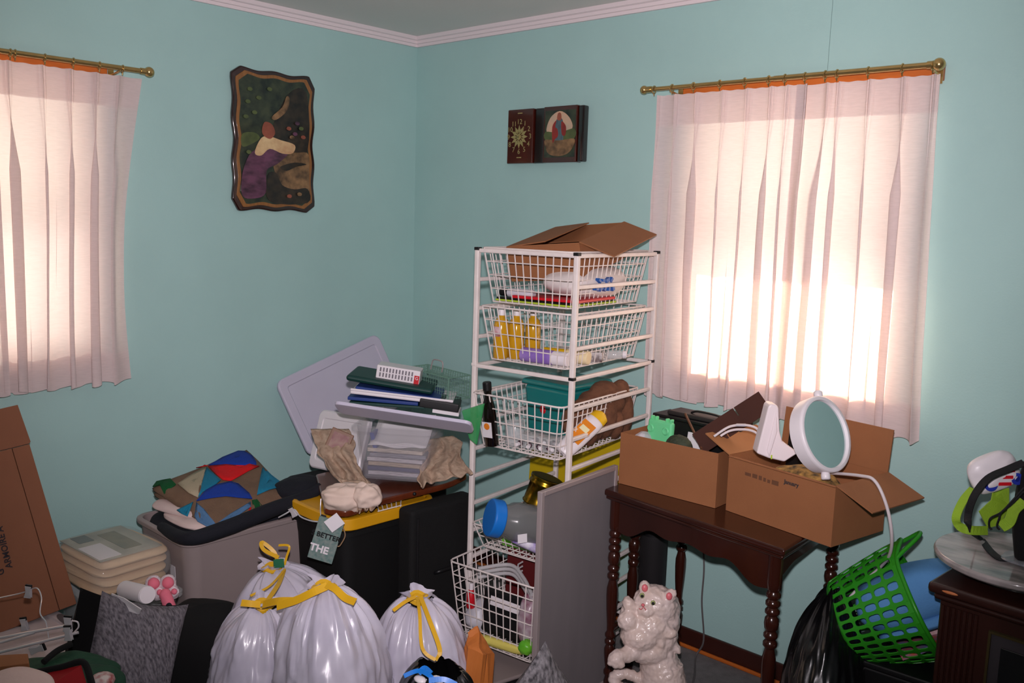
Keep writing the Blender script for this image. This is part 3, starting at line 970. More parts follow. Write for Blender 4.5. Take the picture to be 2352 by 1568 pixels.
# clear box of little jars with white caps
jb = thing('clear_box', 'clear plastic box of small capped bottles in the third basket', 'box', RT(-0.14, 0.09, zb3))
MB().box(-0.075, 0.075, -0.045, 0.045, 0.0, 0.05, RT(-0.17, 0.085, zb3)).build('shell', M_clear, jb, bevel=0.004)
M_dk = mt('dark_wine_ink', (58, 26, 40), 0.4)
random.seed(11)
for i in range(8):
    x = -0.17 - 0.056 + 0.016 * i
    y = 0.085 - 0.03 + 0.06 * (i % 2)
    lab = 'tiny wine dark bottle with white cap inside the clear box'
    bottle('nail_polish', lab, RT(x, y, zb3 + 0.014 + 0.002, rz=0.2 * i, rx=rad(84 if i % 2 else 92)), [(0.009, 0), (0.010, 0.002), (0.010, 0.022), (0.006, 0.025)], M_dk, (0.025, 0.043, 0.0075, M_white), group='tiny bottles in the clear box', n=10)
bottle('jar', 'clear round jar beside the syrup bottle', RT(-0.262, 0.055, zb3), [(0.03, 0), (0.034, 0.004), (0.035, 0.06), (0.03, 0.07), (0.03, 0.085)], M_clear, None, cat='jar')

# ---- below: tin, jar, bottle, bag
M_goldt = mt('gold_tin', (150, 120, 34), 0.24, metal=1.0, var=0.3, vscale=10, rgb2=(96, 74, 18))
zb4 = zz[10] + 0.035 - 0.085 + 0.003
M_bluel = mt('blue_lid', (22, 112, 200), 0.4)
M_greyj = mt('smoky_jar', (118, 120, 120), 0.15, alpha=0.72, coat=0.3)
m_ = frame(at(1150, 1192, D=2.98), at(1280, 1215, D=3.05) - at(1150, 1192, D=2.98), (0, 0, 1)) @ Matrix.Rotation(pi / 2, 4, 'Y')
bottle('storage_jar', 'smoky clear jar with a big blue lid lying on its side in the rack', m_, [(0.05, -0.02), (0.052, 0.02), (0.062, 0.035), (0.066, 0.06), (0.066, 0.20), (0.060, 0.215)], M_greyj, None, cat='jar', n=24)
jar = [o for o in COL.objects if o.name.startswith('storage_jar')][0]
MB().lathe([(0.050, -0.042), (0.061, -0.041), (0.063, -0.036), (0.063, -0.002), (0.058, 0.0)], 24, m_).build('lid', M_bluel, jar, smooth=True, bevel=0.004, angle=20)
MB().box(0.0, 0.030, -0.016, 0.016, 0, 0.0012, m_ @ Matrix.Translation((0.018, -0.067, 0.06)) @ Matrix.Rotation(pi / 2, 4, 'X') @ Matrix.Rotation(0.3, 4, 'Z')).build('price_sticker', mt('white_paper', (224, 220, 224), 0.6), jar)
m_ = frame(at(1235, 1152, D=3.12), V((0.12, 0.3, 1)), (1, 0, 0.2)) @ Matrix.Rotation(pi / 2, 4, 'Y')
m_ = TR(at(1235, 1158, D=3.15), 0, rx=rad(-14), ry=rad(12))
bottle('gold_tin', 'round gold tin with ridged rim standing behind the smoky jar', m_, [(0.056, 0.0), (0.058, 0.003), (0.058, 0.006), (0.055, 0.009), (0.055, 0.07), (0.058, 0.074), (0.058, 0.082), (0.055, 0.086), (0.055, 0.098)], M_goldt, (0.092, 0.104, 0.059, M_goldt), cat='tin', n=28)
m_ = frame(at(1180, 1232, D=2.99), at(1240, 1260, D=3.0) - at(1180, 1232, D=2.99), (0, 0, 1)) @ Matrix.Rotation(pi / 2, 4, 'Y')
bottle('bottle', 'white bottle with violet print lying under the smoky jar', m_, [(0.016, 0), (0.02, 0.004), (0.02, 0.11), (0.014, 0.12)], mt('white_violet_print', (224, 220, 232), 0.4, var=1.0, vscale=26, rgb2=(120, 80, 180)), None)
M_grn = mt('bright_green_wrap', (86, 178, 40), 0.35, var=0.5, vscale=20, rgb2=(150, 210, 70))
m_ = RT(-0.30, 0.06, zb4 + 0.018, rz=rad(2), ry=rad(88))
bottle('snack_tube', 'bright green wrapped tube in the shallow basket', m_, [(0.012, 0), (0.017, 0.004), (0.017, 0.19), (0.012, 0.194)], M_grn, (0.135, 0.155, 0.0175, mt('brown_band', (140, 70, 30), 0.5)), cat='tube')
# yellow board leaning on the wall behind the rack
M_ybd = mt('yellow_board', (208, 178, 20), 0.5, var=0.2, vscale=10, rgb2=(170, 140, 12))
yb = [at(1215, 1050, Y=-0.035), at(1432, 1032, Y=-0.035)]
x0, x1 = yb[0].x, yb[1].x
yo = MB().slab([(x0, -0.055, 0.05), (x1, -0.055, 0.05), (x1, -0.015, 0.815), (x0, -0.015, 0.815)], 0.012).build('foam_board', M_ybd, None, bevel=0.002)
tag(yo, 'bright yellow board standing behind the wire rack', 'board')

# ---- lowest basket
BP = RM @ Matrix.Translation(V((-RW / 2, -0.14, 0.155)))
def bt(x, y, z, rz=0, rx=0, ry=0):
    return BP @ TR((x, y, z), rz, rx, ry)
M_wpaper = mt('white_paper', (224, 220, 224), 0.6)
nb = thing('notebook', 'black binder with a white spine label standing in the lowest basket', 'binder', bt(0.02, 0.06, 0))
m_ = bt(0.025, 0.065, 0.03, rz=rad(2), rx=rad(-8))
MB().box(-0.105, 0.105, -0.014, 0.014, 0, 0.155, m_).build('cover', M_black, nb, bevel=0.012)
MB().box(-0.075, 0.075, -0.016, -0.0142, 0.098, 0.130, m_ @ Matrix.Rotation(rad(2), 4, 'Y')).build('white_strip', M_white, nb, bevel=0.002)
m_ = bt(-0.125, 0.055, 0.10)
bottle('sauce_bottle', 'small red bottle with white tip in the lowest basket', m_, [(0.014, 0), (0.016, 0.003), (0.016, 0.055), (0.008, 0.066)], M_redp, (0.064, 0.088, 0.008, M_white))
tag(pillow(bt(-0.11, 0.13, 0.0), 0.10, 0.20, 0.12, 5, 0.12).build('rolled_towel', M_whiteg, None, smooth=True, sub=1), 'pale rolled cloth at the side of the lowest basket', 'cloth')
M_clearw = mt('clear_hanger', (220, 218, 220), 0.2, alpha=0.5, coat=0.3)
for i in range(3):
    z = 0.205 + 0.016 * i
    P = smoothpath([bt(*p) @ V((0, 0, 0)) for p in ((-0.13, 0.10, z - 0.01), (-0.03, 0.15, z + 0.015), (0.05, 0.12, z), (0.13, 0.06, z - 0.02))], 6)
    hg = MB().tube(P, 0.007, 8)
    hg.tube([P[9], P[9] + V((0, 0, 0.02)), P[9] + V((0.02, 0.0, 0.035))], 0.003, 6)
    tag(hg.build('plastic_hanger', M_clearw, None, smooth=True), ['lowest', 'middle', 'topmost'][i] + ' of the three clear plastic hangers in the lowest basket', 'hanger', 'clear hangers in the lowest basket')
M_ylw = mt('pale_yellow_wrap', (228, 216, 110), 0.5, var=0.3, vscale=14, rgb2=(200, 180, 80))
tag(pillow(bt(0.03, 0.035, 0.003, ry=rad(-3)), 0.25, 0.035, 0.032, 2, 0.1).build('yellow_packet', M_ylw, None, smooth=True, sub=1), 'long pale yellow packet along the bottom of the lowest basket', 'packet')
tag(pillow(bt(0.115, 0.11, 0.02), 0.09, 0.16, 0.20, 9, 0.14).build('snack_bag', mt('foil_wine', (120, 60, 84), 0.3, var=1.0, vscale=14, rgb2=(206, 200, 206)), None, smooth=True, sub=1), 'wine and silver crinkled snack bag in the lowest basket', 'bag')
tag(MB().slab([bt(0.0, 0, 0) @ V(p) for p in ((-0.1, 0.22, 0.10), (0.13, 0.22, 0.10), (0.13, 0.23, 0.28), (-0.1, 0.23, 0.28))], 0.02).build('maroon_album', mt('maroon_cover', (88, 24, 26), 0.45), None, bevel=0.003), 'maroon album standing at the back of the lowest basket', 'album')
tag(pillow(bt(0.135, 0.03, 0.02), 0.05, 0.05, 0.05, 2, 0.1).build('green_wrapper', M_grn, None, smooth=True, sub=1), 'crumpled green wrapper in the corner of the lowest basket', 'wrapper')
# flat grey case under the pulled-out basket
gc = thing('flat_case', 'flat grey lidded case on the floor under the lowest basket', 'case', (1.46, -0.95, 0))
cs = [at(1125, 1512, Z=0.10), at(1150, 1560, Z=0.10), at(1195, 1540, Z=0.10), at(1165, 1497, Z=0.10)]
cc_ = sum(cs, V()) / 4
MB().box(-0.15, 0.11, -0.17, 0.16, 0.0, 0.085, TR((cc_.x - 0.02, cc_.y, 0), rad(-12))).build('body', M_black, gc, bevel=0.01)
MB().box(-0.142, 0.102, -0.162, 0.152, 0.085, 0.10, TR((cc_.x - 0.02, cc_.y, 0), rad(-12))).build('lid', mt('warm_grey', (140, 128, 126), 0.6), gc, bevel=0.006)

# grey framed screen leaning beside the rack
M_screen = mt('grey_mesh', (122, 116, 118), 0.7, var=0.25, vscale=5, rgb2=(98, 92, 96), stretch=(3, 3, 0.6))
M_alu = mt('dull_aluminium', (168, 156, 156), 0.45, metal=0.3)
sp = [V((1.626, -0.885, 0)), V((1.594, -0.452, 0))]
sx = (sp[1] - sp[0]).normalized()
SM = frame(sp[0], sx, (0.0, 0, 1))
SL = (sp[1] - sp[0]).length
sc = thing('window_screen', 'grey framed window screen standing against the rack', 'window screen', SM)
SH = 0.79
MB().box(0.016, SL - 0.016, -0.004, 0.004, 0.016, SH - 0.016, SM).build('mesh_sheet', M_screen, sc)
for (a, b, c, d) in ((0, 0.016, 0, SH), (SL - 0.016, SL, 0, SH), (0.016, SL - 0.016, 0, 0.016), (0.016, SL - 0.016, SH - 0.016, SH)):
    MB().box(a, b, -0.009, 0.009, c, d, SM).build('frame_bar', M_alu, sc, bevel=0.002)
# ================================================================== the dark table and the boxes on it
TZ = 0.72
M_tab = mt('table_mahogany', (54, 22, 14), 0.22, var=0.5, vscale=8, rgb2=(32, 12, 8), stretch=(1, 1, 0.25), coat=0.35)
tb = thing('side_table', 'dark turned-leg wooden table with scalloped apron under the two cartons', 'table', (1.93, -0.30, 0))
FL, FR_, BR_, BL = (1.588, -0.522), (2.288, -0.598), (2.262, -0.045), (1.604, -0.030)
MB().prism([FL, FR_, BR_, BL], TZ - 0.022, TZ, None).build('table_top', M_tab, tb, bevel=0.008, bseg=3)
MB().prism([(FL[0] + 0.008, FL[1] + 0.01), (FR_[0] - 0.008, FR_[1] + 0.01), (BR_[0] - 0.008, BR_[1] - 0.01), (BL[0] + 0.008, BL[1] - 0.01)], TZ - 0.036, TZ - 0.022, None).build('moulding', M_tab, tb, bevel=0.006)
legs = [(1.628, -0.486), (2.245, -0.556), (2.215, -0.085), (1.642, -0.078), (1.606, -0.335)]


def apron(a, b, hmid, hend, amp):
    a, b = V((*a, 0)), V((*b, 0))
    n = 40
    P = [(0, TZ - 0.036), ((b - a).length, TZ - 0.036)]
    L = (b - a).length
    low = []
    for i in range(n + 1):
        t = i / n
        q = abs(2 * t - 1)
        h = hend + (hmid - hend) * (0.5 - 0.5 * cos(pi * min(1, (1 - q) * 1.7))) - amp * (0.5 - 0.5 * cos(2 * pi * (1 - q) * 2)) * (0.4 + 0.6 * q)
        low.append((L * (1 - t), TZ - 0.036 - h))
    m = frame(a, b - a, (b - a).cross(V((0, 0, 1))))
    # local x along, local y must be up
    x = (b - a).normalized()
    n_ = x.cross(V((0, 0, 1)))
    m = Matrix((x, V((0, 0, 1)), n_)).transposed().to_4x4()
    m.translation = a
    return MB().prism(P[::1] + low, -0.008, 0.008, m)


apron(legs[0], legs[1], 0.062, 0.105, -0.022).build('apron', M_tab, tb)
apron(legs[1], legs[2], 0.05, 0.075, 0.0).build('apron', M_tab, tb)
apron(legs[2], legs[3], 0.05, 0.075, 0.0).build('apron', M_tab, tb)
apron(legs[3], legs[0], 0.05, 0.075, 0.0).build('apron', M_tab, tb)
legp = [(0.010, 0), (0.014, 0.004), (0.017, 0.03), (0.012, 0.05), (0.018, 0.06), (0.018, 0.07), (0.012, 0.08), (0.016, 0.10), (0.019, 0.13), (0.0195, 0.15), (0.013, 0.165),
        (0.019, 0.172), (0.019, 0.18), (0.013, 0.188), (0.019, 0.196), (0.019, 0.204), (0.013, 0.214), (0.014, 0.24), (0.018, 0.29), (0.0205, 0.34), (0.020, 0.37), (0.015, 0.392), (0.0135, 0.400),
        (0.0205, 0.408), (0.0205, 0.418), (0.0135, 0.427), (0.0205, 0.436), (0.0205, 0.444), (0.0135, 0.453), (0.0195, 0.462), (0.0215, 0.476), (0.0195, 0.492), (0.0135, 0.500),
        (0.021, 0.508), (0.021, 0.516), (0.014, 0.525), (0.021, 0.533), (0.021, 0.542), (0.014, 0.550), (0.021, 0.558), (0.021, 0.566), (0.016, 0.575), (0.0205, 0.582), (0.0215, 0.60), (0.0215, 0.688)]
for x, y in legs:
    MB().lathe(legp, 18, TR((x, y, 0))).build('leg', M_tab, tb, smooth=True)
MB().tube([(1.628, -0.486, 0.215), (1.606, -0.335, 0.215), (1.642, -0.078, 0.215)], 0.010, 10).build('stretcher', M_tab, tb, smooth=True)


def open_box(name, label, m, w, d, h, th=0.004):
    e = thing(name, label, 'box', m)
    b = MB()
    b.box(0, w, 0, d, 0, th, m).box(0, w, 0, th, th, h, m).box(0, w, d - th, d, th, h, m)
    b.box(0, th, th, d - th, th, h, m).box(w - th, w, th, d - th, th, h, m)
    b.build('body', M_card, e)
    return e


# ---- left carton
B1 = frame((1.592, -0.432, TZ + 0.001), (0.372, 0.010, 0), (0, 0, 1))
w1_, d1_, h1_ = 0.372, 0.30, 0.178
b1 = open_box('carton', 'low cardboard carton on the table beside the wire rack', B1, w1_, d1_, h1_)


def p1(x, y, z):
    return B1 @ V((x, y, z))


M_mint = mt('mint_plastic', (110, 214, 150), 0.4)
gm = B1 @ TR((0.10, 0.085, 0.075), rad(-6), rx=rad(-4))
ge = thing('mint_case', 'mint green molded plastic case sticking out of the low carton', 'case', gm)
MB().box(-0.052, 0.052, -0.012, 0.012, 0, 0.150, gm).build('shell', M_mint, ge, bevel=0.010, bseg=3)
for x in (-0.034, 0.030):
    MB().lathe([(0.011, 0), (0.014, 0.003), (0.011, 0.006), (0.004, 0.004)], 16, gm @ TR((x, -0.012, 0.118), rx=rad(90))).build('boss', M_mint, ge, smooth=True)
for x in (-0.040, -0.022, 0.024, 0.042):
    MB().box(x - 0.004, x + 0.004, -0.008, 0.008, 0.148, 0.160, gm).build('lug', M_mint, ge, bevel=0.002)
M_moss = mt('moss_weave', (58, 66, 48), 0.7, var=0.7, vscale=40, rgb2=(28, 34, 26), bump=0.8, bscale=90)
wm = B1 @ TR((0.185, 0.075, 0.135), rad(-10))
we = thing('woven_turtle', 'small mossy green woven dome in the low carton', 'figurine', wm)
wb = MB()
wb.ball(wm @ V((0, 0, 0.012)), (0.052, 0.035, 0.045), 18, 10).ball(wm @ V((0.062, -0.005, 0.0)), (0.030, 0.02, 0.018), 12, 8).ball(wm @ V((-0.06, 0, -0.004)), (0.025, 0.022, 0.014), 12, 8)
remeshed(wb, 'shell', M_moss, we, 0.004, 0.006, 0.008, 3)
for i in range(9):
    MB().ball(wm @ V((0.03 + 0.006 * i, -0.033 + 0.001 * i, 0.012 - 0.004 * i)), 0.003, 8, 5).build('bead', mt('pale_gold_bead', (190, 176, 96), 0.4), we, smooth=True)
MB().ball(wm @ V((0, 0, -0.07)), (0.07, 0.05, 0.055), 14, 8).build('base_bundle', M_moss, we, smooth=True)
tag(MB().slab([p1(0.13, 0.19, 0.06), p1(0.275, 0.185, 0.055), p1(0.275, 0.215, 0.205), p1(0.13, 0.22, 0.215)], 0.003).build('lilac_card', mt('lilac_card', (176, 172, 214), 0.6), None), 'lilac card standing in the low carton before the black case', 'card')
tag(MB().slab([p1(0.165, 0.145, 0.06), p1(0.26, 0.14, 0.06), p1(0.25, 0.16, 0.185), p1(0.165, 0.165, 0.185)], 0.003).build('white_card', M_wpaper, None), 'white card tucked in front of the lilac card', 'card')
tag(MB().tube([at(1574, 950, D=3.06), at(1612, 1030, D=2.92)], 0.0042, 8).build('wooden_stick', mt('stick_wood', (98, 62, 42), 0.6), None), 'thin wooden stick leaning in the low carton', 'stick')
tag(pillow(B1 @ TR((0.045, 0.07, 0.06)), 0.07, 0.09, 0.118, 4, 0.12).build('foam_wrap', M_whiteg, None, smooth=True, sub=1), 'crumpled pale wrapping at the end of the low carton near the rack', 'wrapping')
# black case with flat lid standing at the back
bc = thing('black_case', 'black case with a wide flat lid standing in the low carton', 'case', p1(0.2, 0.26, 0.006))
q = [at(1563, 955, Y=-0.20), at(1700, 985, Y=-0.18)]
cxm = TR((1.795, -0.185, TZ + 0.008), rad(-2))
MB().box(-0.155, 0.13, -0.05, 0.035, 0, 0.20, cxm).build('body', M_black, bc, bevel=0.004)
MB().box(-0.205, 0.15, -0.062, 0.045, 0.2005, 0.214, cxm).build('lid', M_black, bc, bevel=0.004)
MB().box(-0.155, 0.14, -0.045, 0.038, 0.2142, 0.230, cxm).build('upper_lid', mt('charcoal_plastic', (44, 40, 40), 0.45), bc, bevel=0.005)
P = smoothpath([cxm @ V(p) for p in ((-0.07, -0.02, 0.232), (-0.04, -0.025, 0.242), (0.03, -0.02, 0.240), (0.05, -0.02, 0.234))], 5)
MB().tube(P, 0.004, 6).build('handle', M_black, bc, smooth=True)

# ---- right carton
o2, x2 = V((1.996, -0.412, TZ + 0.001)), V((0.374, -0.070, 0))
B2 = frame(o2, x2, (0, 0, 1))
w2_, d2_, h2_ = x2.length, 0.262, 0.178
b2 = open_box('carton', 'cardboard carton with raised back flap holding the round mirror', B2, w2_, d2_, h2_)


def p2(x, y, z):
    return B2 @ V((x, y, z))


R3 = B2.to_3x3()
flap(b2, p2(w2_, d2_, h2_), p2(0, d2_, h2_), R3 @ V((0, 0.10, 1)), 0.130)
flap(b2, p2(w2_, 0, h2_), p2(w2_, d2_, h2_), R3 @ V((0.9, 0, -0.36)), 0.125, 0.0)
flap(b2, p2(0, d2_, h2_), p2(0, 0, h2_), R3 @ V((-0.85, 0, 0.36)), 0.115, 0.004, M_cardin)
flap(b2, p2(0, 0, h2_), p2(w2_, 0, h2_), R3 @ V((0, 0.6, -0.65)), 0.10, 0.02)
fpm = Matrix((R3 @ V((1, 0, 0)), V((0, 0, 1)), R3 @ V((0, -1, 0)))).transposed().to_4x4()
fpm.translation = p2(0.235, -0.0006, 0.148)
words('January', 0.017, fpm, M_print, b2, 'stamp', bold=0.0006)
M_faint = mt('faded_box_print', (104, 68, 46), 0.85)
xx = 0.066
for i, (w, h) in enumerate(((0.022, 0.010), (0.018, 0.012), (0.011, 0.012), (0.009, 0.010), (0.010, 0.008), (0.024, 0.011))):
    MB().box(xx, xx + w, -0.0006, 0.0, 0.131 - 0.0006 * i, 0.131 + h, B2).build('faded_stamp', M_faint, b2)
    xx += w + 0.006

# magnifying mirror
mc = at(1893, 997, D=2.60)
mn = (-c_f * 0.74 + c_r * 0.54 + c_u * 0.24).normalized()
mm = frame(mc, c_u - mn * c_u.dot(mn), mn)
me_ = thing('makeup_mirror', 'round white magnifying mirror resting in the right-hand carton', 'mirror', mm)
MB().lathe([(0.100, -0.040), (0.108, -0.036), (0.112, 0.0), (0.1115, 0.008), (0.108, 0.011), (0.100, 0.010), (0.0975, 0.004), (0.0965, -0.01)], 48, mm).build('ring', M_white, me_, smooth=True)
M_mir = mt('mirror_glass', (210, 222, 222), 0.06, metal=1.0)
MB().lathe([(0.0005, -0.003), (0.04, -0.0024), (0.07, -0.001), (0.0975, 0.0016)], 48, mm, cap=False).build('glass', M_mir, me_, smooth=True)
for a in (rad(168), rad(-12)):
    k_ = mm @ Matrix.Rotation(a, 4, 'Z') @ Matrix.Translation((0.110, 0, -0.008)) @ Matrix.Rotation(pi / 2, 4, 'Y')
    MB().lathe([(0.011, 0), (0.013, 0.006), (0.013, 0.018), (0.010, 0.021)], 16, k_).build('pivot_knob', M_white, me_, smooth=True)
# its folding stand: a wedge of a base seen edge on
M_stand = mt('warm_white_plastic', (232, 220, 222), 0.3)
sx_, sz_ = c_r, V((0, 0, 1))
so = at(1762, 1058, D=2.66)
sm = frame(so, V((c_r.x, c_r.y, 0)), sz_)
st = thing('mirror_stand', 'white tapering stand of the magnifying mirror in the right-hand carton', 'stand', sm)
def spx(lst):
    return [((x - 1762) * 2.66 / FPX, (1058 - y) * 2.66 / FPX) for x, y in lst]
sv = Matrix((V((c_r.x, c_r.y, 0)).normalized(), V((0, 0, 1)), V((c_r.x, c_r.y, 0)).normalized().cross(V((0, 0, 1))))).transposed().to_4x4()
sv.translation = so
MB().prism(spx([(1733, 1038), (1752, 928), (1758, 922), (1772, 925), (1776, 932), (1782, 985), (1790, 1008), (1828, 1034), (1798, 1056), (1760, 1048)]), -0.035, 0.018, sv).build('foot', M_stand, st, bevel=0.010, bseg=3)
MB().prism(spx([(1755, 1030), (1770, 940), (1776, 985), (1762, 1046)]), 0.014, 0.023, sv).build('rib', M_stand, st, bevel=0.004)
MB().box(0, 0.004, 0, 0.012, 0.0, 0.0015, sv @ Matrix.Translation((0.003, 0.012, 0.0225))).build('tag_sticker', M_lime, st)
# cords
M_cord = mt('white_cord', (214, 204, 206), 0.5)
P = smoothpath([at(1895, 1085, D=2.66), at(1975, 1092, D=2.52), at(2010, 1105, D=2.47), at(2036, 1160, D=2.45), at(2048, 1225, D=2.46), at(2044, 1272, D=2.52), at(2022, 1302, D=2.62), at(1985, 1335, D=2.66), at(1952, 1372, D=2.66)], 8)
tag(MB().tube(P, 0.0046, 8).build('power_cord', M_cord, None, smooth=True), 'white cord hanging from the right-hand carton to the green laundry basket', 'cord')
P = smoothpath([at(1640, 1002, D=2.84), at(1675, 980, D=2.84), at(1710, 976, D=2.82), at(1735, 982, D=2.80), at(1748, 996, D=2.78)], 8)
cdl = thing('cord_loop', 'white cord bundle lying over the low carton', 'cord', P[0])
MB().tube(P, 0.004, 8).build('strand', M_cord, cdl, smooth=True)
MB().tube([p + V((0.0, 0.0, -0.014)) for p in P[4:]], 0.004, 8).build('strand', M_cord, cdl, smooth=True)
MB().box(-0.016, 0.016, -0.005, 0.005, -0.003, 0.003, frame(P[14], P[16] - P[14], (0, -0.5, 1))).build('cord_tie', M_whiteg, cdl, bevel=0.002)
# dark notched board leaning across both cartons
M_dkb = mt('dark_brown_board', (70, 42, 34), 0.8, var=0.3, vscale=10, rgb2=(52, 32, 28), spec=0.2)
a, b_ = at(1610, 1015, D=2.93), at(1750, 925, D=2.90)
dx = (b_ - a).normalized()
nb_ = (-c_f * 0.9 + c_u * 0.3)
nb_ = (nb_ - dx * nb_.dot(dx)).normalized()
dm_ = frame(a, dx, nb_)
L_ = (b_ - a).length
bd = thing('notched_board', 'dark brown notched board leaning across the two table cartons', 'board', dm_)
MB().prism([(-0.01, -0.036), (0.083, -0.036), (0.083, -0.004), (0.086, -0.004), (0.086, -0.036), (L_ + 0.012, -0.036), (L_ + 0.012, 0.036), (0.150, 0.036), (0.150, 0.006), (0.146, 0.006), (0.146, 0.036), (-0.01, 0.036)], -0.005, 0.005, dm_).build('plank', M_dkb, bd)
tag(MB().slab([p2(0.045, 0.215, 0.01), p2(0.19, 0.215, 0.01), p2(0.19, 0.235, 0.265), p2(0.045, 0.235, 0.272)], 0.02).build('dark_folder', M_black, None, bevel=0.004), 'tall black folder standing at the back of the right-hand carton', 'folder')
M_leo = mt('leopard_cloth', (176, 136, 70), 0.8, var=1.0, vscale=42, rgb2=(18, 14, 12))
tag(pillow(B2 @ TR((0.22, 0.09, 0.03)), 0.26, 0.15, 0.150, 8, 0.14).build('leopard_cloth', M_leo, None, smooth=True, sub=1), 'leopard print cloth stuffed in the right-hand carton under the mirror', 'cloth')

# ---- below the table
M_roll = mt('black_rubber', (30, 28, 30), 0.6)
cy = thing('black_tube', 'tall black round tube standing under the table', 'tube', (1.600, -0.200, 0))
MB().lathe([(0.049, 0), (0.052, 0.004), (0.052, 0.53), (0.0525, 0.532), (0.0525, 0.60), (0.050, 0.604)], 28, TR((1.600, -0.205, 0))).build('tube_body', M_roll, cy, smooth=True)
MB().lathe([(0.0545, 0.49), (0.0545, 0.497)], 28, TR((1.600, -0.205, 0))).build('band', M_black, cy, smooth=True)
P = smoothpath([at(1612, 1200, Y=-0.06), at(1617, 1300, Y=-0.06), at(1612, 1380, Y=-0.06), at(1616, 1470, Y=-0.045), V((1.72, -0.06, 0.004)), V((1.80, -0.20, 0.004)), V((1.86, -0.34, 0.004))], 8)
tag(MB().tube(P, 0.0035, 6).build('lamp_cord', mt('grey_cord', (96, 92, 92), 0.6), None, smooth=True), 'thin grey cord hanging behind the table to the floor', 'cord')
# ================================================================== left side: totes, quilt, blanket, cushion
def rrect(sx, sy, r, z, n=5):
    P = []
    for cx, cy, a0 in ((sx / 2 - r, sy / 2 - r, 0), (-sx / 2 + r, sy / 2 - r, pi / 2), (-sx / 2 + r, -sy / 2 + r, pi), (sx / 2 - r, -sy / 2 + r, 3 * pi / 2)):
        for k in range(n):
            a = a0 + pi / 2 * k / (n - 1)
            P.append((cx + r * cos(a), cy + r * sin(a), z))
    return P


def loft(loops, m=None, cap0=True, cap1=True):
    n = len(loops[0])
    vs = [p for lp in loops for p in lp]
    fs = []
    for i in range(len(loops) - 1):
        for j in range(n):
            fs.append((i * n + j, i * n + (j + 1) % n, (i + 1) * n + (j + 1) % n, (i + 1) * n + j))
    if cap0:
        fs.append(tuple(range(n - 1, -1, -1)))
    if cap1:
        fs.append(tuple(range((len(loops) - 1) * n, len(loops) * n)))
    return MB().add(vs, fs, m)


def tote_body(m, sx, sy, h, taper=0.07, r=0.05, band=0.07, wall=0.005):
    """open storage tote: tapering body, stepped upper band, rolled rim, hollow"""
    L = [rrect(sx - taper, sy - taper, r * 0.8, 0), rrect(sx - taper * 0.25, sy - taper * 0.25, r, h - band - 0.012), rrect(sx - 0.012, sy - 0.012, r, h - band), rrect(sx - 0.006, sy - 0.006, r, h - 0.022),
         rrect(sx + 0.018, sy + 0.018, r, h - 0.020), rrect(sx + 0.020, sy + 0.020, r, h - 0.004), rrect(sx + 0.010, sy + 0.010, r, h), rrect(sx - 0.012, sy - 0.012, r, h),
         rrect(sx - 0.016, sy - 0.016, r, h - 0.02), rrect(sx - taper - 0.01, sy - taper - 0.01, r * 0.8, 0.006)]
    return loft(L, m)


M_tote = mt('taupe_tote_plastic', (158, 144, 142), 0.45, var=0.06, vscale=6)
GT = TR((0.415, -1.225, 0))
gt = thing('storage_tote', 'taupe plastic storage tote heaped with the patchwork quilt', 'tote', GT)
tote_body(GT, 0.385, 0.555, 0.50).build('tub', M_tote, gt, smooth=True, bevel=0.002, angle=50)
MB().slab([GT @ V((0.055, -0.2690, 0.315)), GT @ V((0.090, -0.2690, 0.315)), GT @ V((0.090, -0.2715, 0.385)), GT @ V((0.055, -0.2715, 0.385))], 0.0015).build('label', M_wpaper, gt)
M_navy = mt('navy_cloth', (20, 22, 32), 0.9, var=0.3, vscale=14, rgb2=(12, 13, 20), bump=0.3, bscale=120)
nv = thing('navy_garment', 'dark navy garment folded along the rim of the taupe tote', 'garment', GT @ V((0, 0, 0.44)))
pillow(GT @ TR((0.0, 0.0, 0.425)), 0.37, 0.54, 0.105, 3, 0.04, pw=5).build('cloth_fold', M_navy, nv, smooth=True, sub=1)
P = smoothpath([at(372, 1210, D=3.16), at(430, 1236, D=3.0), at(520, 1212, D=3.06), at(620, 1172, D=3.18), at(700, 1142, D=3.28), at(738, 1118, D=3.32)], 8)
MB().tube(P, [0.018 + 0.010 * sin(pi * i / (len(P) - 1)) for i in range(len(P))], 10).build('rolled_edge', M_navy, nv, smooth=True)
pillow(TR(at(700, 1120, D=3.42) - V((0, 0, 0.05)), rad(20)), 0.22, 0.20, 0.09, 7, 0.10).build('cloth_fold', M_navy, nv, smooth=True, sub=1)
M_pinkw = mt('pale_pink_cotton', (214, 190, 186), 0.9, var=0.3, vscale=9, rgb2=(236, 222, 214), bump=0.2, bscale=120)
pc = thing('pale_clothes', 'pale pink and cream clothes folded under the quilt', 'clothes', GT @ V((0, 0, 0.52)))
for i, (x, y, sx, sy, z, s) in enumerate(((0.045, -0.10, 0.28, 0.30, 0.512, 4), (0.06, 0.06, 0.27, 0.30, 0.515, 6), (-0.04, -0.14, 0.26, 0.20, 0.53, 9))):
    pillow(GT @ TR((x, y, z), rad(6 * i), rx=rad(2)), sx, sy, 0.038, s, 0.07, pw=4).build('garment_fold', M_pinkw, pc, smooth=True, sub=1)
# quilt
qA, qB, qC, qD = at(352, 1108, Z=0.615), at(567, 1022, Z=0.655), at(668, 1125, Z=0.575), at(492, 1203, Z=0.55)
qn = (qC - qA).cross(qB - qD).normalized()
if qn.z < 0:
    qn = -qn
qo = (qA + qB + qC + qD) / 4
qm = frame(qo, qC - qB, qn)
qi = qm.inverted()
la = [qi @ p for p in (qA, qB, qC, qD)]
M_brown = mt('brown_knit', (122, 96, 76), 0.95, var=0.3, vscale=30, rgb2=(98, 74, 58), bump=0.6, bscale=160)


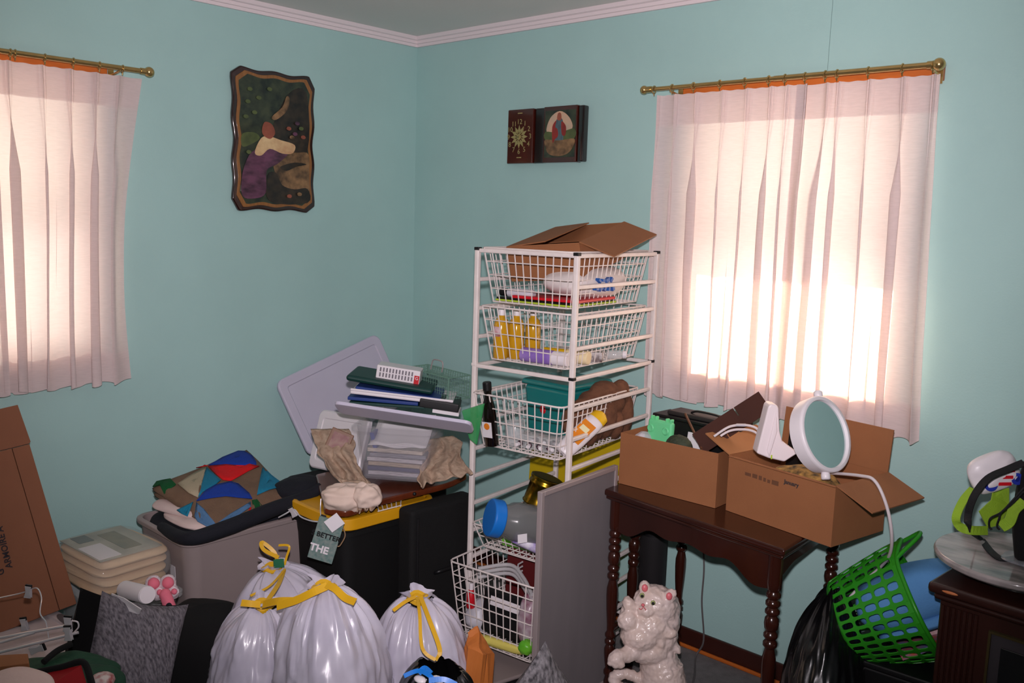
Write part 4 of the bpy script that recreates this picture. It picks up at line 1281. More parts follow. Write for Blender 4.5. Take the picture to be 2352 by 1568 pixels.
def qh(x, y):
    return 0.010 * sin(x * 17 + 1) * cos(y * 13 + 0.5) + 0.008 * nz((x, y, 0), 9, 4)


def quad_uv(u, v):
    # A=(0,0) D=(1,0) B=(0,1) C=(1,1)
    a, b, c, d = la
    return (a * (1 - u) * (1 - v) + d * u * (1 - v) + b * (1 - u) * v + c * u * v)


ql = thing('patchwork_quilt', 'folded knitted patchwork quilt of brown, blue, red and green triangles on the tote', 'quilt', qo)


def qfn(u, v):
    s = 2 * u - 1
    t_ = 2 * v - 1
    ed = (1 - abs(s) ** 5) * (1 - abs(t_) ** 5)
    p = quad_uv(u, v)
    return qm @ V((p.x, p.y, p.z + qh(p.x, p.y) * ed - 0.030 * (1 - ed ** 0.5)))


mq = MB().grid(qfn, 26, 26)
mq.build('backing', M_brown, ql, smooth=True, solid=0.016)
mq2 = MB().grid(lambda u, v: qfn(u, v) - qn * 0.022 + (qfn(u, v) - qo) * -0.02, 26, 26)
mq2.build('lower_fold', M_brown, ql, smooth=True, solid=0.014)
Mq = {'blue': mt('knit_blue', (18, 58, 156), 0.95, bump=0.6, bscale=160), 'red': mt('knit_red', (222, 14, 22), 0.95, bump=0.6, bscale=160), 'cream': mt('knit_cream', (178, 164, 138), 0.95, bump=0.6, bscale=160),
      'teal': mt('knit_teal', (22, 122, 156), 0.95, bump=0.6, bscale=160), 'green': mt('knit_green', (8, 84, 40), 0.95, bump=0.6, bscale=160), 'light': mt('knit_light_blue', (84, 124, 166), 0.95, bump=0.6, bscale=160)}
patches = [('blue', [(780, 320), (960, 220), (1160, 135), (1240, 145), (1340, 230), (1390, 310), (1390, 360), (1240, 375), (1000, 325)]),
           ('red', [(770, 330), (890, 327), (1000, 330), (1240, 378), (1300, 358), (1430, 370), (1280, 440), (1180, 500), (1060, 585), (960, 575), (880, 470)]),
           ('cream', [(750, 340), (740, 380), (700, 560), (640, 770), (520, 720), (380, 580), (560, 450)]),
           ('teal', [(755, 345), (830, 430), (930, 580), (860, 640), (700, 720), (645, 768), (705, 500)]),
           ('blue', [(620, 800), (740, 700), (860, 640), (1060, 592), (1160, 612), (1300, 720), (1340, 775), (1160, 770), (1000, 760), (800, 780)]),
           ('teal', [(1470, 370), (1530, 350), (1600, 410), (1700, 480), (1755, 580), (1560, 660), (1400, 730), (1430, 560)]),
           ('green', [(60, 540), (110, 475), (200, 455), (290, 490), (360, 590), (210, 640), (150, 560)]),
           ('light', [(620, 815), (720, 900), (890, 1055), (840, 1100), (640, 990), (600, 930)]),
           ('light', [(895, 1045), (1060, 940), (1320, 800), (1325, 850), (1060, 985), (915, 1075)]),
           ('teal', [(370, 845), (580, 812), (510, 925), (430, 885)]), ('green', [(1335, 785), (1400, 772), (1480, 800), (1365, 855)]), ('red', [(1280, 890), (1325, 830), (1330, 870)]),
           ('red', [(620, 305), (740, 285), (765, 320)])]
for colr, pp in patches:
    loc = []
    for X, Y in pp:
        x, y = 340 + X / 5.6, 1010 + Y / 5.6
        d = ray(x, y)
        t_ = (qo - CAM).dot(qn) / d.dot(qn)
        q = qi @ (CAM + d * t_)
        loc.append(V((q.x, q.y, 0)))
    cen = sum(loc, V()) / len(loc)
    # fan with two rings so that the patch follows the quilt
    vs, fs = [], []
    n = len(loc)
    rings = [0.0, 0.35, 0.7, 1.0]
    for r_ in rings:
        for p in loc:
            q = cen + (p - cen) * r_
            # height of the quilt here: sample the nearest grid node
            best = min(((qi @ w_) for w_ in mq.v), key=lambda w_: (w_.x - q.x) ** 2 + (w_.y - q.y) ** 2)
            vs.append(qm @ V((q.x, q.y, best.z + 0.0125)))
    for k_ in range(3):
        for j in range(n):
            fs.append((k_ * n + j, k_ * n + (j + 1) % n, (k_ + 1) * n + (j + 1) % n, (k_ + 1) * n + j))
    MB().add(vs, fs).build('patch', Mq[colr], ql, smooth=True, solid=0.003)
# skirt hanger with clips hanging over the tote rim
M_chrome = mt('chrome', (236, 232, 236), 0.28, metal=0.55)


def clip(m, parent, s=1.0):
    b = MB()
    b.prism([(-0.010 * s, 0.0), (0.010 * s, 0.0), (0.006 * s, 0.018 * s), (0.009 * s, 0.034 * s), (-0.009 * s, 0.034 * s), (-0.006 * s, 0.018 * s)], 0.003, 0.0045, m)
    o = b.build('clip', M_chrome, parent, bevel=0.0008)
    MB().prism([(-0.009 * s, 0.028 * s), (0.009 * s, 0.028 * s), (0.009 * s, 0.038 * s), (-0.009 * s, 0.038 * s)], -0.003, 0.003, m).build('rubber_pad', M_black, o, bevel=0.001)
    MB().prism([(-0.010 * s, 0.0), (0.010 * s, 0.0), (0.007 * s, 0.03 * s), (-0.007 * s, 0.03 * s)], -0.0045, -0.003, m).build('clip_back', M_chrome, o)


def vm(o, roll=0.0, tilt=0.0):
    """frame facing the room's middle: x to the right, y up, z out, standing at o"""
    x = V((c_r.x, c_r.y, 0)).normalized()
    m = Matrix((x, V((0, 0, 1)), x.cross(V((0, 0, 1))))).transposed().to_4x4()
    m.translation = V(o)
    return m @ Matrix.Rotation(roll, 4, 'Z') @ Matrix.Rotation(tilt, 4, 'X')


h1 = thing('clip_hanger', 'chrome clip hanger hooked over the end of the taupe tote', 'hanger', at(690, 1185, D=3.1))
MB().tube(smoothpath([at(640, 1188, D=3.1), at(655, 1180, D=3.09), at(676, 1170, D=3.09), at(690, 1186, D=3.07), at(715, 1196, D=3.05), at(738, 1198, D=3.04)], 6), 0.0025, 6).build('wire', M_chrome, h1, smooth=True)
MB().tube(smoothpath([at(737, 1145, D=3.1), at(736, 1170, D=3.09), at(738, 1196, D=3.05)], 5), 0.002, 6).build('wire', M_chrome, h1, smooth=True)
clip(vm(at(678, 1186, D=3.08), 0.5), h1)
clip(vm(at(736, 1206, D=3.04), -0.3), h1)
# hanging sign and tag
M_sign = mt('weathered_teal_board', (92, 122, 118), 0.7, var=0.8, vscale=12, rgb2=(140, 148, 142), stretch=(6, 6, 0.5))
sg = vm(at(749, 1238, D=2.95), rad(-16))
se = thing('hanging_sign', 'small weathered teal sign reading BETTER hanging by the yellow lid', 'sign', sg)
MB().box(-0.042, 0.042, -0.075, 0.070, -0.006, 0.006, sg).build('board', M_sign, se, bevel=0.002)
words('S BETTER', 0.0235, sg @ Matrix.Translation((-0.003, 0.012, 0.0066)), M_black, se, bold=0.0007)
words('THE', 0.034, sg @ Matrix.Translation((-0.012, -0.036, 0.0066)), M_white, se, bold=0.0012)
MB().tube(smoothpath([sg @ V((0.042, 0.055, 0)), sg @ V((0.056, 0.03, 0)), sg @ V((0.050, -0.005, 0)), sg @ V((0.043, -0.012, 0))], 6), 0.002, 6).build('twine_loop', mt('twine', (150, 120, 90), 0.8), se, smooth=True)
tgm = vm(at(768, 1200, D=2.90), rad(38))
tag(MB().box(-0.026, 0.026, -0.022, 0.022, -0.0008, 0.0008, tgm).build('paper_tag', M_wpaper, None, bevel=0.0003), 'square white paper tag in front of the yellow lid', 'paper tag')

# ---- blanket in its clear bag on a clear bin
BK = TR((0.375, -1.655, 0), rad(4))
M_cream = mt('cream_fleece', (222, 192, 156), 0.95, var=0.2, vscale=14, rgb2=(200, 166, 130), bump=0.4, bscale=140)
bk = thing('bagged_blanket', 'cream blankets folded in a clear zip bag beside the taupe tote', 'blanket', BK @ V((0, 0, 0.345)))
zb = 0.350
for i in range(4):
    pillow(BK @ TR((0.004 * (i % 2), 0.003 * i, zb + 0.029 * i), rad(1.5 * (i % 2))), 0.315, 0.255, 0.036, 3 + i, 0.05, pw=6, n=40, k=14).build('folded_layer', M_cream, bk, smooth=True, sub=1)
M_ins = mt('printed_insert', (176, 172, 156), 0.5, var=0.7, vscale=10, rgb2=(120, 122, 110))
MB().box(-0.14, 0.14, -0.11, 0.105, zb + 0.124, zb + 0.126, BK).build('card_insert', M_ins, bk)
MB().box(-0.02, 0.125, -0.105, -0.03, zb + 0.1262, zb + 0.1275, BK).build('white_panel', M_wpaper, bk)
MB().box(-0.10, 0.09, 0.0, 0.06, zb + 0.1262, zb + 0.1275, BK).build('photo_panel', mt('photo_olive', (132, 128, 104), 0.5, var=0.6, vscale=20, rgb2=(88, 94, 84)), bk)
MB().box(-0.13, -0.06, -0.08, -0.03, zb + 0.1262, zb + 0.1275, BK).build('photo_panel', mt('photo_dark', (84, 92, 90), 0.5), bk)
pillow(BK @ TR((0, 0, zb - 0.006)), 0.345, 0.290, 0.150, 8, 0.03, pw=6, n=40, k=18).build('clear_bag', mt('clear_vinyl', (220, 220, 216), 0.08, alpha=0.20, coat=0.8), bk, smooth=True, sub=1)
cb2 = thing('clear_bin', 'clear plastic bin under the bagged blankets', 'bin', BK)
tote_body(TR((0.40, -1.650, 0)), 0.40, 0.26, 0.34, taper=0.05, r=0.03, band=0.04).build('tub', M_clear, cb2, smooth=True)
# white lidded bin at the far left
M_bin = mt('white_bin_plastic', (196, 186, 188), 0.4)
WB = TR((0.45, -2.10, 0), rad(6))
wb_ = thing('lidded_bin', 'white lidded storage bin under the leaning flat carton', 'bin', WB)
tote_body(WB, 0.62, 0.50, 0.268, taper=0.06, r=0.05, band=0.05).build('tub', M_bin, wb_, smooth=True)
loft([rrect(0.655, 0.535, 0.055, 0.291), rrect(0.66, 0.54, 0.055, 0.305), rrect(0.64, 0.52, 0.055, 0.318), rrect(0.58, 0.46, 0.04, 0.318), rrect(0.57, 0.45, 0.04, 0.310), rrect(0.30, 0.22, 0.03, 0.312)], WB @ Matrix.Translation((0, 0, -0.022))).build('lid', M_bin, wb_, smooth=True, bevel=0.002, angle=40)
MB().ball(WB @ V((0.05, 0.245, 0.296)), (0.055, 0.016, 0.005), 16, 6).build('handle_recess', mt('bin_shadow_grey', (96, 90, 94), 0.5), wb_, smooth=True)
# leaning flattened carton with stencilled words
f_br, f_tr = at(176, 1386, X=0.42), at(41, 929, X=0.16)
f_dir = (f_tr - f_br).normalized()
f_bl = at(0, 1452, X=0.42)
f_x = (f_br - f_bl).normalized()
f_x = (f_x - f_dir * f_x.dot(f_dir)).normalized()
AM = Matrix((f_x, f_dir, f_x.cross(f_dir))).transposed().to_4x4()
AM.translation = f_br
HT = (f_tr - f_br).length
ab = thing('flat_carton', 'tall flattened brown carton leaning on the wall under the curtain', 'carton', AM)
M_kbox = mt('brown_stencilled_board', (138, 88, 62), 0.8, var=0.15, vscale=8, rgb2=(116, 70, 48), bump=0.1, bscale=180)
MB().box(-0.62, -0.055, 0, HT * 0.80, -0.012, 0.0, AM).build('panel', M_kbox, ab, bevel=0.001)
MB().box(-0.053, 0.0, 0, HT * 0.80, -0.012, 0.0, AM).build('side_panel', M_kbox, ab, bevel=0.001)
MB().prism([(-0.62, HT * 0.80 + 0.002), (0.0, HT * 0.80 + 0.002), (0.006, HT * 0.81), (0.0, HT), (-0.62, HT - 0.01)], -0.012, -0.001, AM).build('top_flap', M_kbox, ab, bevel=0.001)
MB().box(-0.62, 0.0, 0, HT * 0.80, -0.030, -0.018, AM).build('rear_panel', M_kbox, ab, bevel=0.001)


def on_plane(m, x, y):
    """local coordinates, on the plane z = 0 of m, of the spot seen at x, y"""
    n = m.to_3x3() @ V((0, 0, 1))
    d = ray(x, y)
    return m.inverted() @ (CAM + d * ((m.translation - CAM).dot(n) / d.dot(n)))


M_ink = mt('stencil_ink', (44, 38, 44), 0.8)
t0, t1 = on_plane(AM, 22, 1304), on_plane(AM, 2, 1222)
ang = math.atan2(t1.y - t0.y, t1.x - t0.x)
words('ARMOIRE A', 0.026, AM @ Matrix.Translation((t0.x, t0.y, 0.001)) @ Matrix.Rotation(ang, 4, 'Z'), M_ink, ab, align='LEFT', bold=0.0006)
t0 = on_plane(AM, 4, 1320)
words('G', 0.026, AM @ Matrix.Translation((t0.x, t0.y, 0.001)) @ Matrix.Rotation(ang, 4, 'Z'), M_ink, ab, align='LEFT', bold=0.0006)
# chrome hangers lying on the bin
h2 = thing('clip_hanger', 'chrome clip hanger standing against the flat carton', 'hanger', at(60, 1400, D=2.55))
MB().tube(smoothpath([at(-30, 1378, D=2.55), at(30, 1366, D=2.55), at(60, 1358, D=2.54), at(84, 1350, D=2.52), at(95, 1372, D=2.5), at(92, 1408, D=2.48), at(106, 1430, D=2.46), at(112, 1465, D=2.45)], 6), 0.0018, 6).build('wire', M_chrome, h2, smooth=True)
clip(vm(at(64, 1372, D=2.50), rad(-6)), h2)
clip(vm(at(58, 1447, D=2.46), rad(8)), h2)
h3 = thing('clip_hanger', 'chrome trouser hanger with two long bars lying on the white bin', 'hanger', at(80, 1460, D=2.42))
MB().tube([at(-30, 1470, D=2.42), at(155, 1436, D=2.42)], 0.004, 8).build('bar', M_chrome, h3, smooth=True)
MB().tube([at(-30, 1484, D=2.40), at(80, 1452, D=2.42)], 0.0035, 8).build('bar', M_chrome, h3, smooth=True)
MB().tube([at(-30, 1505, D=2.38), at(180, 1452, D=2.40)], 0.004, 8).build('bar', M_chrome, h3, smooth=True)
clip(vm(at(155, 1450, D=2.40), rad(-4)), h3, 1.2)
clip(vm(at(158, 1470, D=2.38), rad(4)), h3, 1.1)
clip(vm(at(70, 1495, D=2.37), rad(-70)), h3, 1.1)
MB().tube(smoothpath([at(165, 1425, D=2.41), at(178, 1428, D=2.41), at(180, 1440, D=2.41), at(170, 1452, D=2.41)], 6), 0.0022, 6).build('hook', M_chrome, h3, smooth=True)
# clothes at the bottom left corner
M_dgreen = mt('dark_green_cloth', (18, 66, 44), 0.8, var=0.4, vscale=8, rgb2=(10, 38, 26), bump=0.2, bscale=120)
jk = thing('green_jacket', 'dark green jacket with black trim and a red panel at the bottom corner', 'jacket', (1.0, -2.03, 0.0))
for (x, y, sx, sy, D_, s) in ((170, 1545, 0.22, 0.16, 2.30, 2), (110, 1560, 0.26, 0.16, 2.27, 5), (195, 1580, 0.16, 0.2, 2.22, 8)):
    pillow(TR(at(x, y, D=D_) - V((0, 0, 0.06)), rad(30)), sx, sy, 0.10, s, 0.12).build('cloth_fold', M_dgreen, jk, smooth=True, sub=1)
MB().slab([at(95, 1552, D=2.18), at(188, 1530, D=2.18), at(205, 1590, D=2.14), at(85, 1600, D=2.12)], 0.006).build('red_panel', mt('deep_red_cloth', (150, 10, 20), 0.7), jk)
MB().tube(smoothpath([at(75, 1545, D=2.19), at(140, 1532, D=2.18), at(190, 1520, D=2.18), at(208, 1560, D=2.15), at(214, 1590, D=2.13)], 5), 0.008, 8).build('black_trim', M_blackm, jk, smooth=True)
MB().tube(smoothpath([at(100, 1520, D=2.26), at(130, 1495, D=2.3), at(165, 1478, D=2.33)], 5), 0.008, 8).build('black_trim', M_blackm, jk, smooth=True)
MB().ball(at(235, 1562, D=2.2), (0.03, 0.03, 0.018), 12, 8).build('striped_cuff', mt('striped_knit', (200, 192, 188), 0.8, var=1.0, vscale=60, rgb2=(150, 24, 30)), jk, smooth=True)
tag(pillow(TR(at(30, 1578, D=2.05) - V((0, 0, 0.03)), rad(20)), 0.17, 0.15, 0.055, 4, 0.05).build('white_pillow', M_pinkw, None, smooth=True, sub=1), 'pale rounded cloth bundle in the bottom left corner', 'cloth')
tag(MB().slab([at(-20, 1530, D=2.22), at(68, 1525, D=2.22), at(70, 1548, D=2.18), at(-20, 1560, D=2.16)], 0.03).build('tan_carton', M_card, None, bevel=0.002), 'tan cardboard scrap beside the green jacket', 'cardboard')
# knitted cushion with black back
cu = thing('cushion', 'grey cable knit cushion with black back propped at the left of the trash bags', 'cushion', at(330, 1568, D=2.45))
kx = (c_r * 0.80 - c_u * 0.30 + c_f * 0.50).normalized()
ky = (c_u * 0.93 - c_r * 0.30 + c_f * 0.25)
ky = (ky - kx * ky.dot(kx)).normalized()
kz = kx.cross(ky)
km = Matrix((kx, ky, kz)).transposed().to_4x4()
CW, CH = 0.245, 0.44
km.translation = at(234, 1356, D=2.52) + kx * CW / 2 - ky * CH / 2
M_knit2 = mt('charcoal_cable_knit', (126, 121, 128), 0.95, var=0.85, vscale=80, rgb2=(50, 48, 54), stretch=(0.6, 2.2, 1), bump=0.9, bscale=120)


def cush_half(m, w, h, t, sgn):
    def fn(u, v):
        x, y = 2 * u - 1, 2 * v - 1
        ey = y * (1 - 0.09 * (1 - x * x))
        ex = x * (1 - 0.07 * (1 - y * y))
        th = t / 2 * (max(0, 1 - x ** 2) * max(0, 1 - y ** 2)) ** 0.40
        return m @ V((ex * w / 2, ey * h / 2, sgn * th + sgn * 0.004 * cos(x * 14) * (1 - abs(y)) * (1 - x * x)))
    return MB().grid(fn, 30, 26)


cush_half(km, CW, CH, 0.14, 1).build('knit_front', M_knit2, cu, smooth=True)
cush_half(km @ Matrix.Translation((-0.030, 0, -0.002)), CW * 1.22, CH, 0.42, -1).build('black_back', M_blackm, cu, smooth=True)
# rolled paper, pink paw slippers, black cloth mound
rlm = frame(at(338, 1366, D=2.62), at(275, 1350, D=2.75) - at(338, 1366, D=2.62), (0, 0, 1)) @ Matrix.Rotation(pi / 2, 4, 'Y')
pr = thing('paper_roll', 'rolled white paper tube lying before the cream blankets', 'paper roll', rlm)
MB().lathe([(0.022, 0.0), (0.0255, 0.001), (0.026, 0.004), (0.026, 0.15)], 24, rlm).build('roll', M_wpaper, pr, smooth=True)
MB().lathe([(0.024, -0.003), (0.025, 0.0)], 24, rlm).build('end_disc', M_white, pr)
tag(MB().slab([at(258, 1362, D=2.56), at(285, 1372, D=2.52), at(326, 1398, D=2.46), at(320, 1410, D=2.48), at(262, 1390, D=2.55)], 0.003).build('paper_sheet', M_wpaper, None), 'strip of white paper between the cushion and the rolled paper', 'paper')
M_whfur = mt('white_fur', (226, 210, 216), 0.95, var=0.3, vscale=40, bump=0.9, bscale=120)
M_pinkp = mt('pink_felt', (226, 116, 136), 0.9, var=0.25, vscale=30, rgb2=(200, 90, 112))
for i, (x, y, D_, lb_) in enumerate(((353, 1340, 2.70, 'pink and white furry paw slipper nearest the rolled paper'), (386, 1338, 2.72, 'pink and white furry paw slipper against the taupe tote'))):
    sp_ = thing('paw_slipper', lb_, 'slipper', at(x, y + 30, D=D_), 'furry paw slippers')
    fb = MB()
    fb.ball(at(x, y, D=D_), (0.026, 0.024, 0.026), 14, 10).ball(at(x + 10, y + 22, D=D_ - 0.01), (0.022, 0.02, 0.022), 12, 8)
    remeshed(fb, 'fur', M_whfur, sp_, 0.004, 0.006, 0.01, 2)
    MB().ball(at(x, y, D=D_ - 0.016), (0.019, 0.017, 0.018), 14, 9).build('pad', M_pinkp, sp_, smooth=True)
    MB().ball(at(x + 14, y + 20, D=D_ - 0.026), (0.010, 0.009, 0.009), 12, 8).build('toe_pad', M_pinkp, sp_, smooth=True)
sk = thing('pink_sock', 'pink plush limb with a dark patch hanging below the paw slippers', 'plush toy', at(395, 1410, D=2.66))
sb_ = MB()
for t_ in range(7):
    q = t_ / 6
    sb_.ball(at(380 + 20 * q, 1366 + 55 * q, D=2.66), (0.018 + 0.006 * q, 0.018, 0.020), 12, 8)
remeshed(sb_, 'limb', M_pinkp, sk, 0.004, 0.002, 0.01, 3)
MB().ball(at(388, 1391, D=2.645), (0.014, 0.008, 0.010), 12, 8).build('dark_patch', M_navy, sk, smooth=True)
mo = thing('black_cloth', 'heap of black cloth behind the left cushion and trash bags', 'cloth', at(500, 1500, D=2.78))
pillow(TR((at(462, 1480, D=2.88).x, at(462, 1480, D=2.88).y, 0.0), rad(35)), 0.30, 0.30, at(480, 1395, D=2.85).z, 6, 0.06, pw=4).build('cloth_heap', M_blackm, mo, smooth=True, sub=1)
# ================================================================== the corner pile
# black tote with yellow lid
yn, yr, yl = at(800, 1210, Z=0.585), at(940, 1182, Z=0.585), at(722, 1160, Z=0.585)
yx = V((0.02, 1, 0)).normalized()
YM = frame((0.815, -0.932, 0), (1, -0.02, 0), (0, 0, 1))
yt = thing('black_tote', 'black storage tote with a yellow lid in front of the corner', 'tote', YM)
M_ytl = mt('yellow_lid_plastic', (214, 156, 20), 0.4)
tote_body(YM, 0.33, 0.40, 0.545, taper=0.06, r=0.05, band=0.06).build('tub', mt('black_tote_plastic', (7, 7, 8), 0.7), yt, smooth=True)
loft([rrect(0.352, 0.422, 0.06, 0.548), rrect(0.362, 0.432, 0.06, 0.552), rrect(0.358, 0.428, 0.06, 0.588), rrect(0.340, 0.410, 0.055, 0.592), rrect(0.322, 0.392, 0.05, 0.590), rrect(0.316, 0.386, 0.05, 0.582), rrect(0.10, 0.10, 0.02, 0.583)], YM).build('lid', M_ytl, yt, smooth=True, bevel=0.002, angle=40)
# black suitcase standing behind it
SU = frame((1.030, -0.775, 0), (1, -0.02, 0), (0, 0, 1))
su = thing('suitcase', 'black upright suitcase between the yellow lidded tote and the wire rack', 'suitcase', SU)
M_case = mt('black_suitcase_fabric', (7, 7, 8), 0.85, bump=0.3, bscale=200)
MB().box(-0.024, 0.058, -0.15, 0.16, 0.02, 0.600, SU).build('shell', M_case, su, bevel=0.018, bseg=4)
for y in (-0.122, 0.135):
    MB().tube([SU @ V((0.058, y, 0.05)), SU @ V((0.058, y, 0.57))], 0.005, 8).build('piping', M_black, su, smooth=True)
MB().tube(smoothpath([SU @ V((0.057, -0.04, 0.35)), SU @ V((0.076, -0.03, 0.36)), SU @ V((0.076, 0.05, 0.36)), SU @ V((0.057, 0.06, 0.35))], 5), 0.007, 8).build('grip', M_black, su, smooth=True)
for x in (-0.006, 0.042):
    for y in (-0.12, 0.13):
        MB().lathe([(0.018, -0.012), (0.02, -0.010), (0.02, 0.010), (0.018, 0.012)], 14, SU @ TR((x, y, 0.020), rx=rad(90))).build('wheel', M_black, su, smooth=True)
# tall dark panel further back in the corner
tag(MB().box(0.20, 0.60, -0.86, -0.30, 0.0, 0.52).build('storage_crate', M_case, None, bevel=0.02), 'dark storage crate filling the corner behind the pile', 'crate')
# lacquered brown board, curved front
M_lac = mt('lacquered_brown_wood', (104, 46, 22), 0.25, var=0.5, vscale=6, rgb2=(62, 24, 12), stretch=(0.4, 3, 1), coat=0.5)
bp_ = [at(745, 1166, Z=0.625), at(800, 1172, Z=0.625), at(870, 1148, Z=0.63), at(960, 1126, Z=0.635), at(1030, 1108, Z=0.64), at(1072, 1088, Z=0.645)]
edge = smoothpath(bp_, 5)
back = [V((0.55, -0.35, 0.63)), V((0.55, -0.95, 0.62))]
bo_ = thing('curved_board', 'lacquered brown wooden board with a curved edge under the cloth and clear bin', 'board', (0.8, -0.75, 0.60))
poly = edge + back
n = len(poly)
vs = [V((p.x, p.y, p.z)) for p in poly] + [V((p.x, p.y, p.z - 0.024)) for p in poly]
MB().add(vs, [tuple(range(n)), tuple(range(2 * n - 1, n - 1, -1))] + [(i, (i + 1) % n, (i + 1) % n + n, i + n) for i in range(n)]).build('plank', M_lac, bo_, bevel=0.006)
for x, y in ((952, 1138), (1020, 1118)):
    MB().ball(at(x, y - 4, Z=0.626), 0.007, 10, 7).build('knob', M_black, bo_, smooth=True)
# small wire rack under the board
wr = thing('wire_letter_rack', 'small white wire rack lying on the yellow lid', 'rack', at(900, 1165, Z=0.593))
wr_m = MB()
for i in range(6):
    wr_m.tube([at(870 + 10 * i, 1172 - 2 * i, Z=0.596), at(862 + 12 * i, 1150 - 2 * i, Z=0.604)], 0.0022, 6)
wr_m.tube([at(862, 1152, Z=0.604), at(925, 1138, Z=0.604)], 0.0022, 6).tube([at(868, 1174, Z=0.596), at(922, 1160, Z=0.596)], 0.0022, 6)
wr_m.build('wires', M_wire, wr, smooth=True)
# big white lid leaning on the left wall
M_lid = mt('grey_white_lid', (198, 194, 212), 0.4, var=0.05, vscale=5)
TLp, TRp, BLp = at(633, 878, X=0.05), at(866, 766, X=0.035), at(692, 1062, X=0.16)
lx = (TRp - TLp)
ly = (TLp - BLp)
LW = lx.length
lx = lx.normalized()
ly = (ly - lx * ly.dot(lx))
LHt = ly.length
ly = ly.normalized()
LM = Matrix((lx, ly, lx.cross(ly))).transposed().to_4x4()
LM.translation = TLp + lx * LW / 2 - ly * LHt / 2
ld = thing('tote_cover', 'large grey white tote cover leaning on the wall in the corner', 'cover', LM)
loft([rrect(LW, LHt, 0.035, -0.014), rrect(LW + 0.004, LHt + 0.004, 0.037, 0.0), rrect(LW - 0.006, LHt - 0.006, 0.033, 0.006), rrect(LW - 0.075, LHt - 0.075, 0.012, 0.006), rrect(LW - 0.080, LHt - 0.080, 0.011, 0.002), rrect(LW - 0.2, LHt - 0.2, 0.01, 0.003)], LM).build('panel', M_lid, ld, smooth=True, bevel=0.0015, angle=30)
# smaller white lid in front of it
a0, a1, a2 = at(708, 1070, X=0.42), at(800, 1090, D=3.42), at(722, 938, X=0.36)
sx_v = (a1 - a0)
sw = sx_v.length + 0.05
sx_v = sx_v.normalized()
sy_v = (a2 - a0)
sy_v = (sy_v - sx_v * sy_v.dot(sx_v))
sh_ = sy_v.length
sy_v = sy_v.normalized()
SMm = Matrix((sx_v, sy_v, sx_v.cross(sy_v))).transposed().to_4x4()
SMm.translation = a0 + sx_v * sw / 2 + sy_v * sh_ / 2
l2 = thing('tote_cover', 'smaller white tote cover standing between the large cover and the clear bin', 'cover', SMm)
loft([rrect(sw, sh_, 0.025, -0.02), rrect(sw + 0.004, sh_ + 0.004, 0.026, -0.002), rrect(sw - 0.008, sh_ - 0.008, 0.022, 0.004), rrect(sw - 0.06, sh_ - 0.06, 0.012, 0.004), rrect(sw - 0.065, sh_ - 0.065, 0.011, 0.001)], SMm).build('panel', M_white, l2, smooth=True, bevel=0.0015, angle=30)
# lace cloth draped over the small lid and down
M_lace = mt('beige_lace', (190, 166, 144), 0.95, var=0.7, vscale=40, rgb2=(150, 122, 102), bump=0.8, bscale=90)
M_cotton = mt('off_white_cotton', (222, 200, 186), 0.9, var=0.2, vscale=10, rgb2=(196, 172, 158), bump=0.3, bscale=60)
lc = thing('lace_cloth', 'beige lace cloth draped down the pile beside the clear bin', 'cloth', at(800, 1140, D=3.15))
def strip(top, bot, mid, dtop, dbot, nu=44, nv=30, seed=0):
    T0, T1, B0, B1_ = at(*top[0], D=dtop), at(*top[1], D=dtop), at(*bot[0], D=dbot), at(*bot[1], D=dbot)
    def fn(u, v):
        p = (T0 * (1 - u) + T1 * u) * (1 - v) + (B0 * (1 - u) + B1_ * u) * v
        p = p + c_r * (0.016 * nz((u * 2, v * 5, seed), 1.3) * (1 if u in (0, 1) else 1) + 0.010 * sin(v * 7 + seed) ) + V((0, 0, 0.014 * nz((u * 6, 0, seed), 1.5) * v))
        return p - c_f * (0.018 * sin(u * 22 + v * 5 + seed + 2 * nz((u, v * 2, seed), 2)) * (0.3 + 0.7 * v) + 0.012 * nz((u * 3, v * 3, seed), 1.4)) + V((0, 0, mid * sin(pi * v)))
    return MB().grid(fn, nu, nv)
strip(((708, 985), (800, 985)), ((770, 1105), (850, 1120)), 0.0, 3.42, 3.16, seed=1).build('drape', M_lace, lc, smooth=True, solid=0.003)
strip(((780, 1100), (850, 1105)), ((830, 1175), (870, 1165)), 0.0, 3.14, 3.02, seed=4).build('drape', M_lace, lc, smooth=True, solid=0.003)
wc = thing('white_bundle', 'bundle of off-white cloth bunched on the brown board', 'cloth', at(800, 1150, D=3.06))
pillow(TR(at(795, 1150, D=3.06) - V((0, 0, 0.028)), rad(35)), 0.17, 0.12, 0.085, 4, 0.34).build('cloth_fold', M_cotton, wc, smooth=True, sub=1)
pillow(TR(at(842, 1148, D=3.04) - V((0, 0, 0.02)), rad(60)), 0.10, 0.10, 0.075, 9, 0.34).build('cloth_fold', M_cotton, wc, smooth=True, sub=1)
pf = vm(at(775, 1018, D=3.34), rad(-22), rad(-18))
pfe = thing('picture_frame', 'small brown floral picture leaning under the lace cloth', 'picture', pf)
MB().box(-0.04, 0.045, -0.06, 0.05, -0.006, 0.004, pf).build('frame', mt('dull_brown_wood', (128, 92, 70), 0.5), pfe, bevel=0.003)
MB().box(-0.028, 0.033, -0.048, 0.038, 0.004, 0.005, pf).build('print', mt('floral_print', (150, 116, 104), 0.5, var=1.0, vscale=30, rgb2=(120, 60, 66)), pfe)
tag(strip(((985, 1010), (1040, 1000)), ((960, 1118), (1085, 1085)), 0.0, 3.42, 3.16, seed=6).build('beige_cloth', M_lace, None, smooth=True, solid=0.004), 'beige cloth hanging at the rack side of the clear bin', 'cloth')
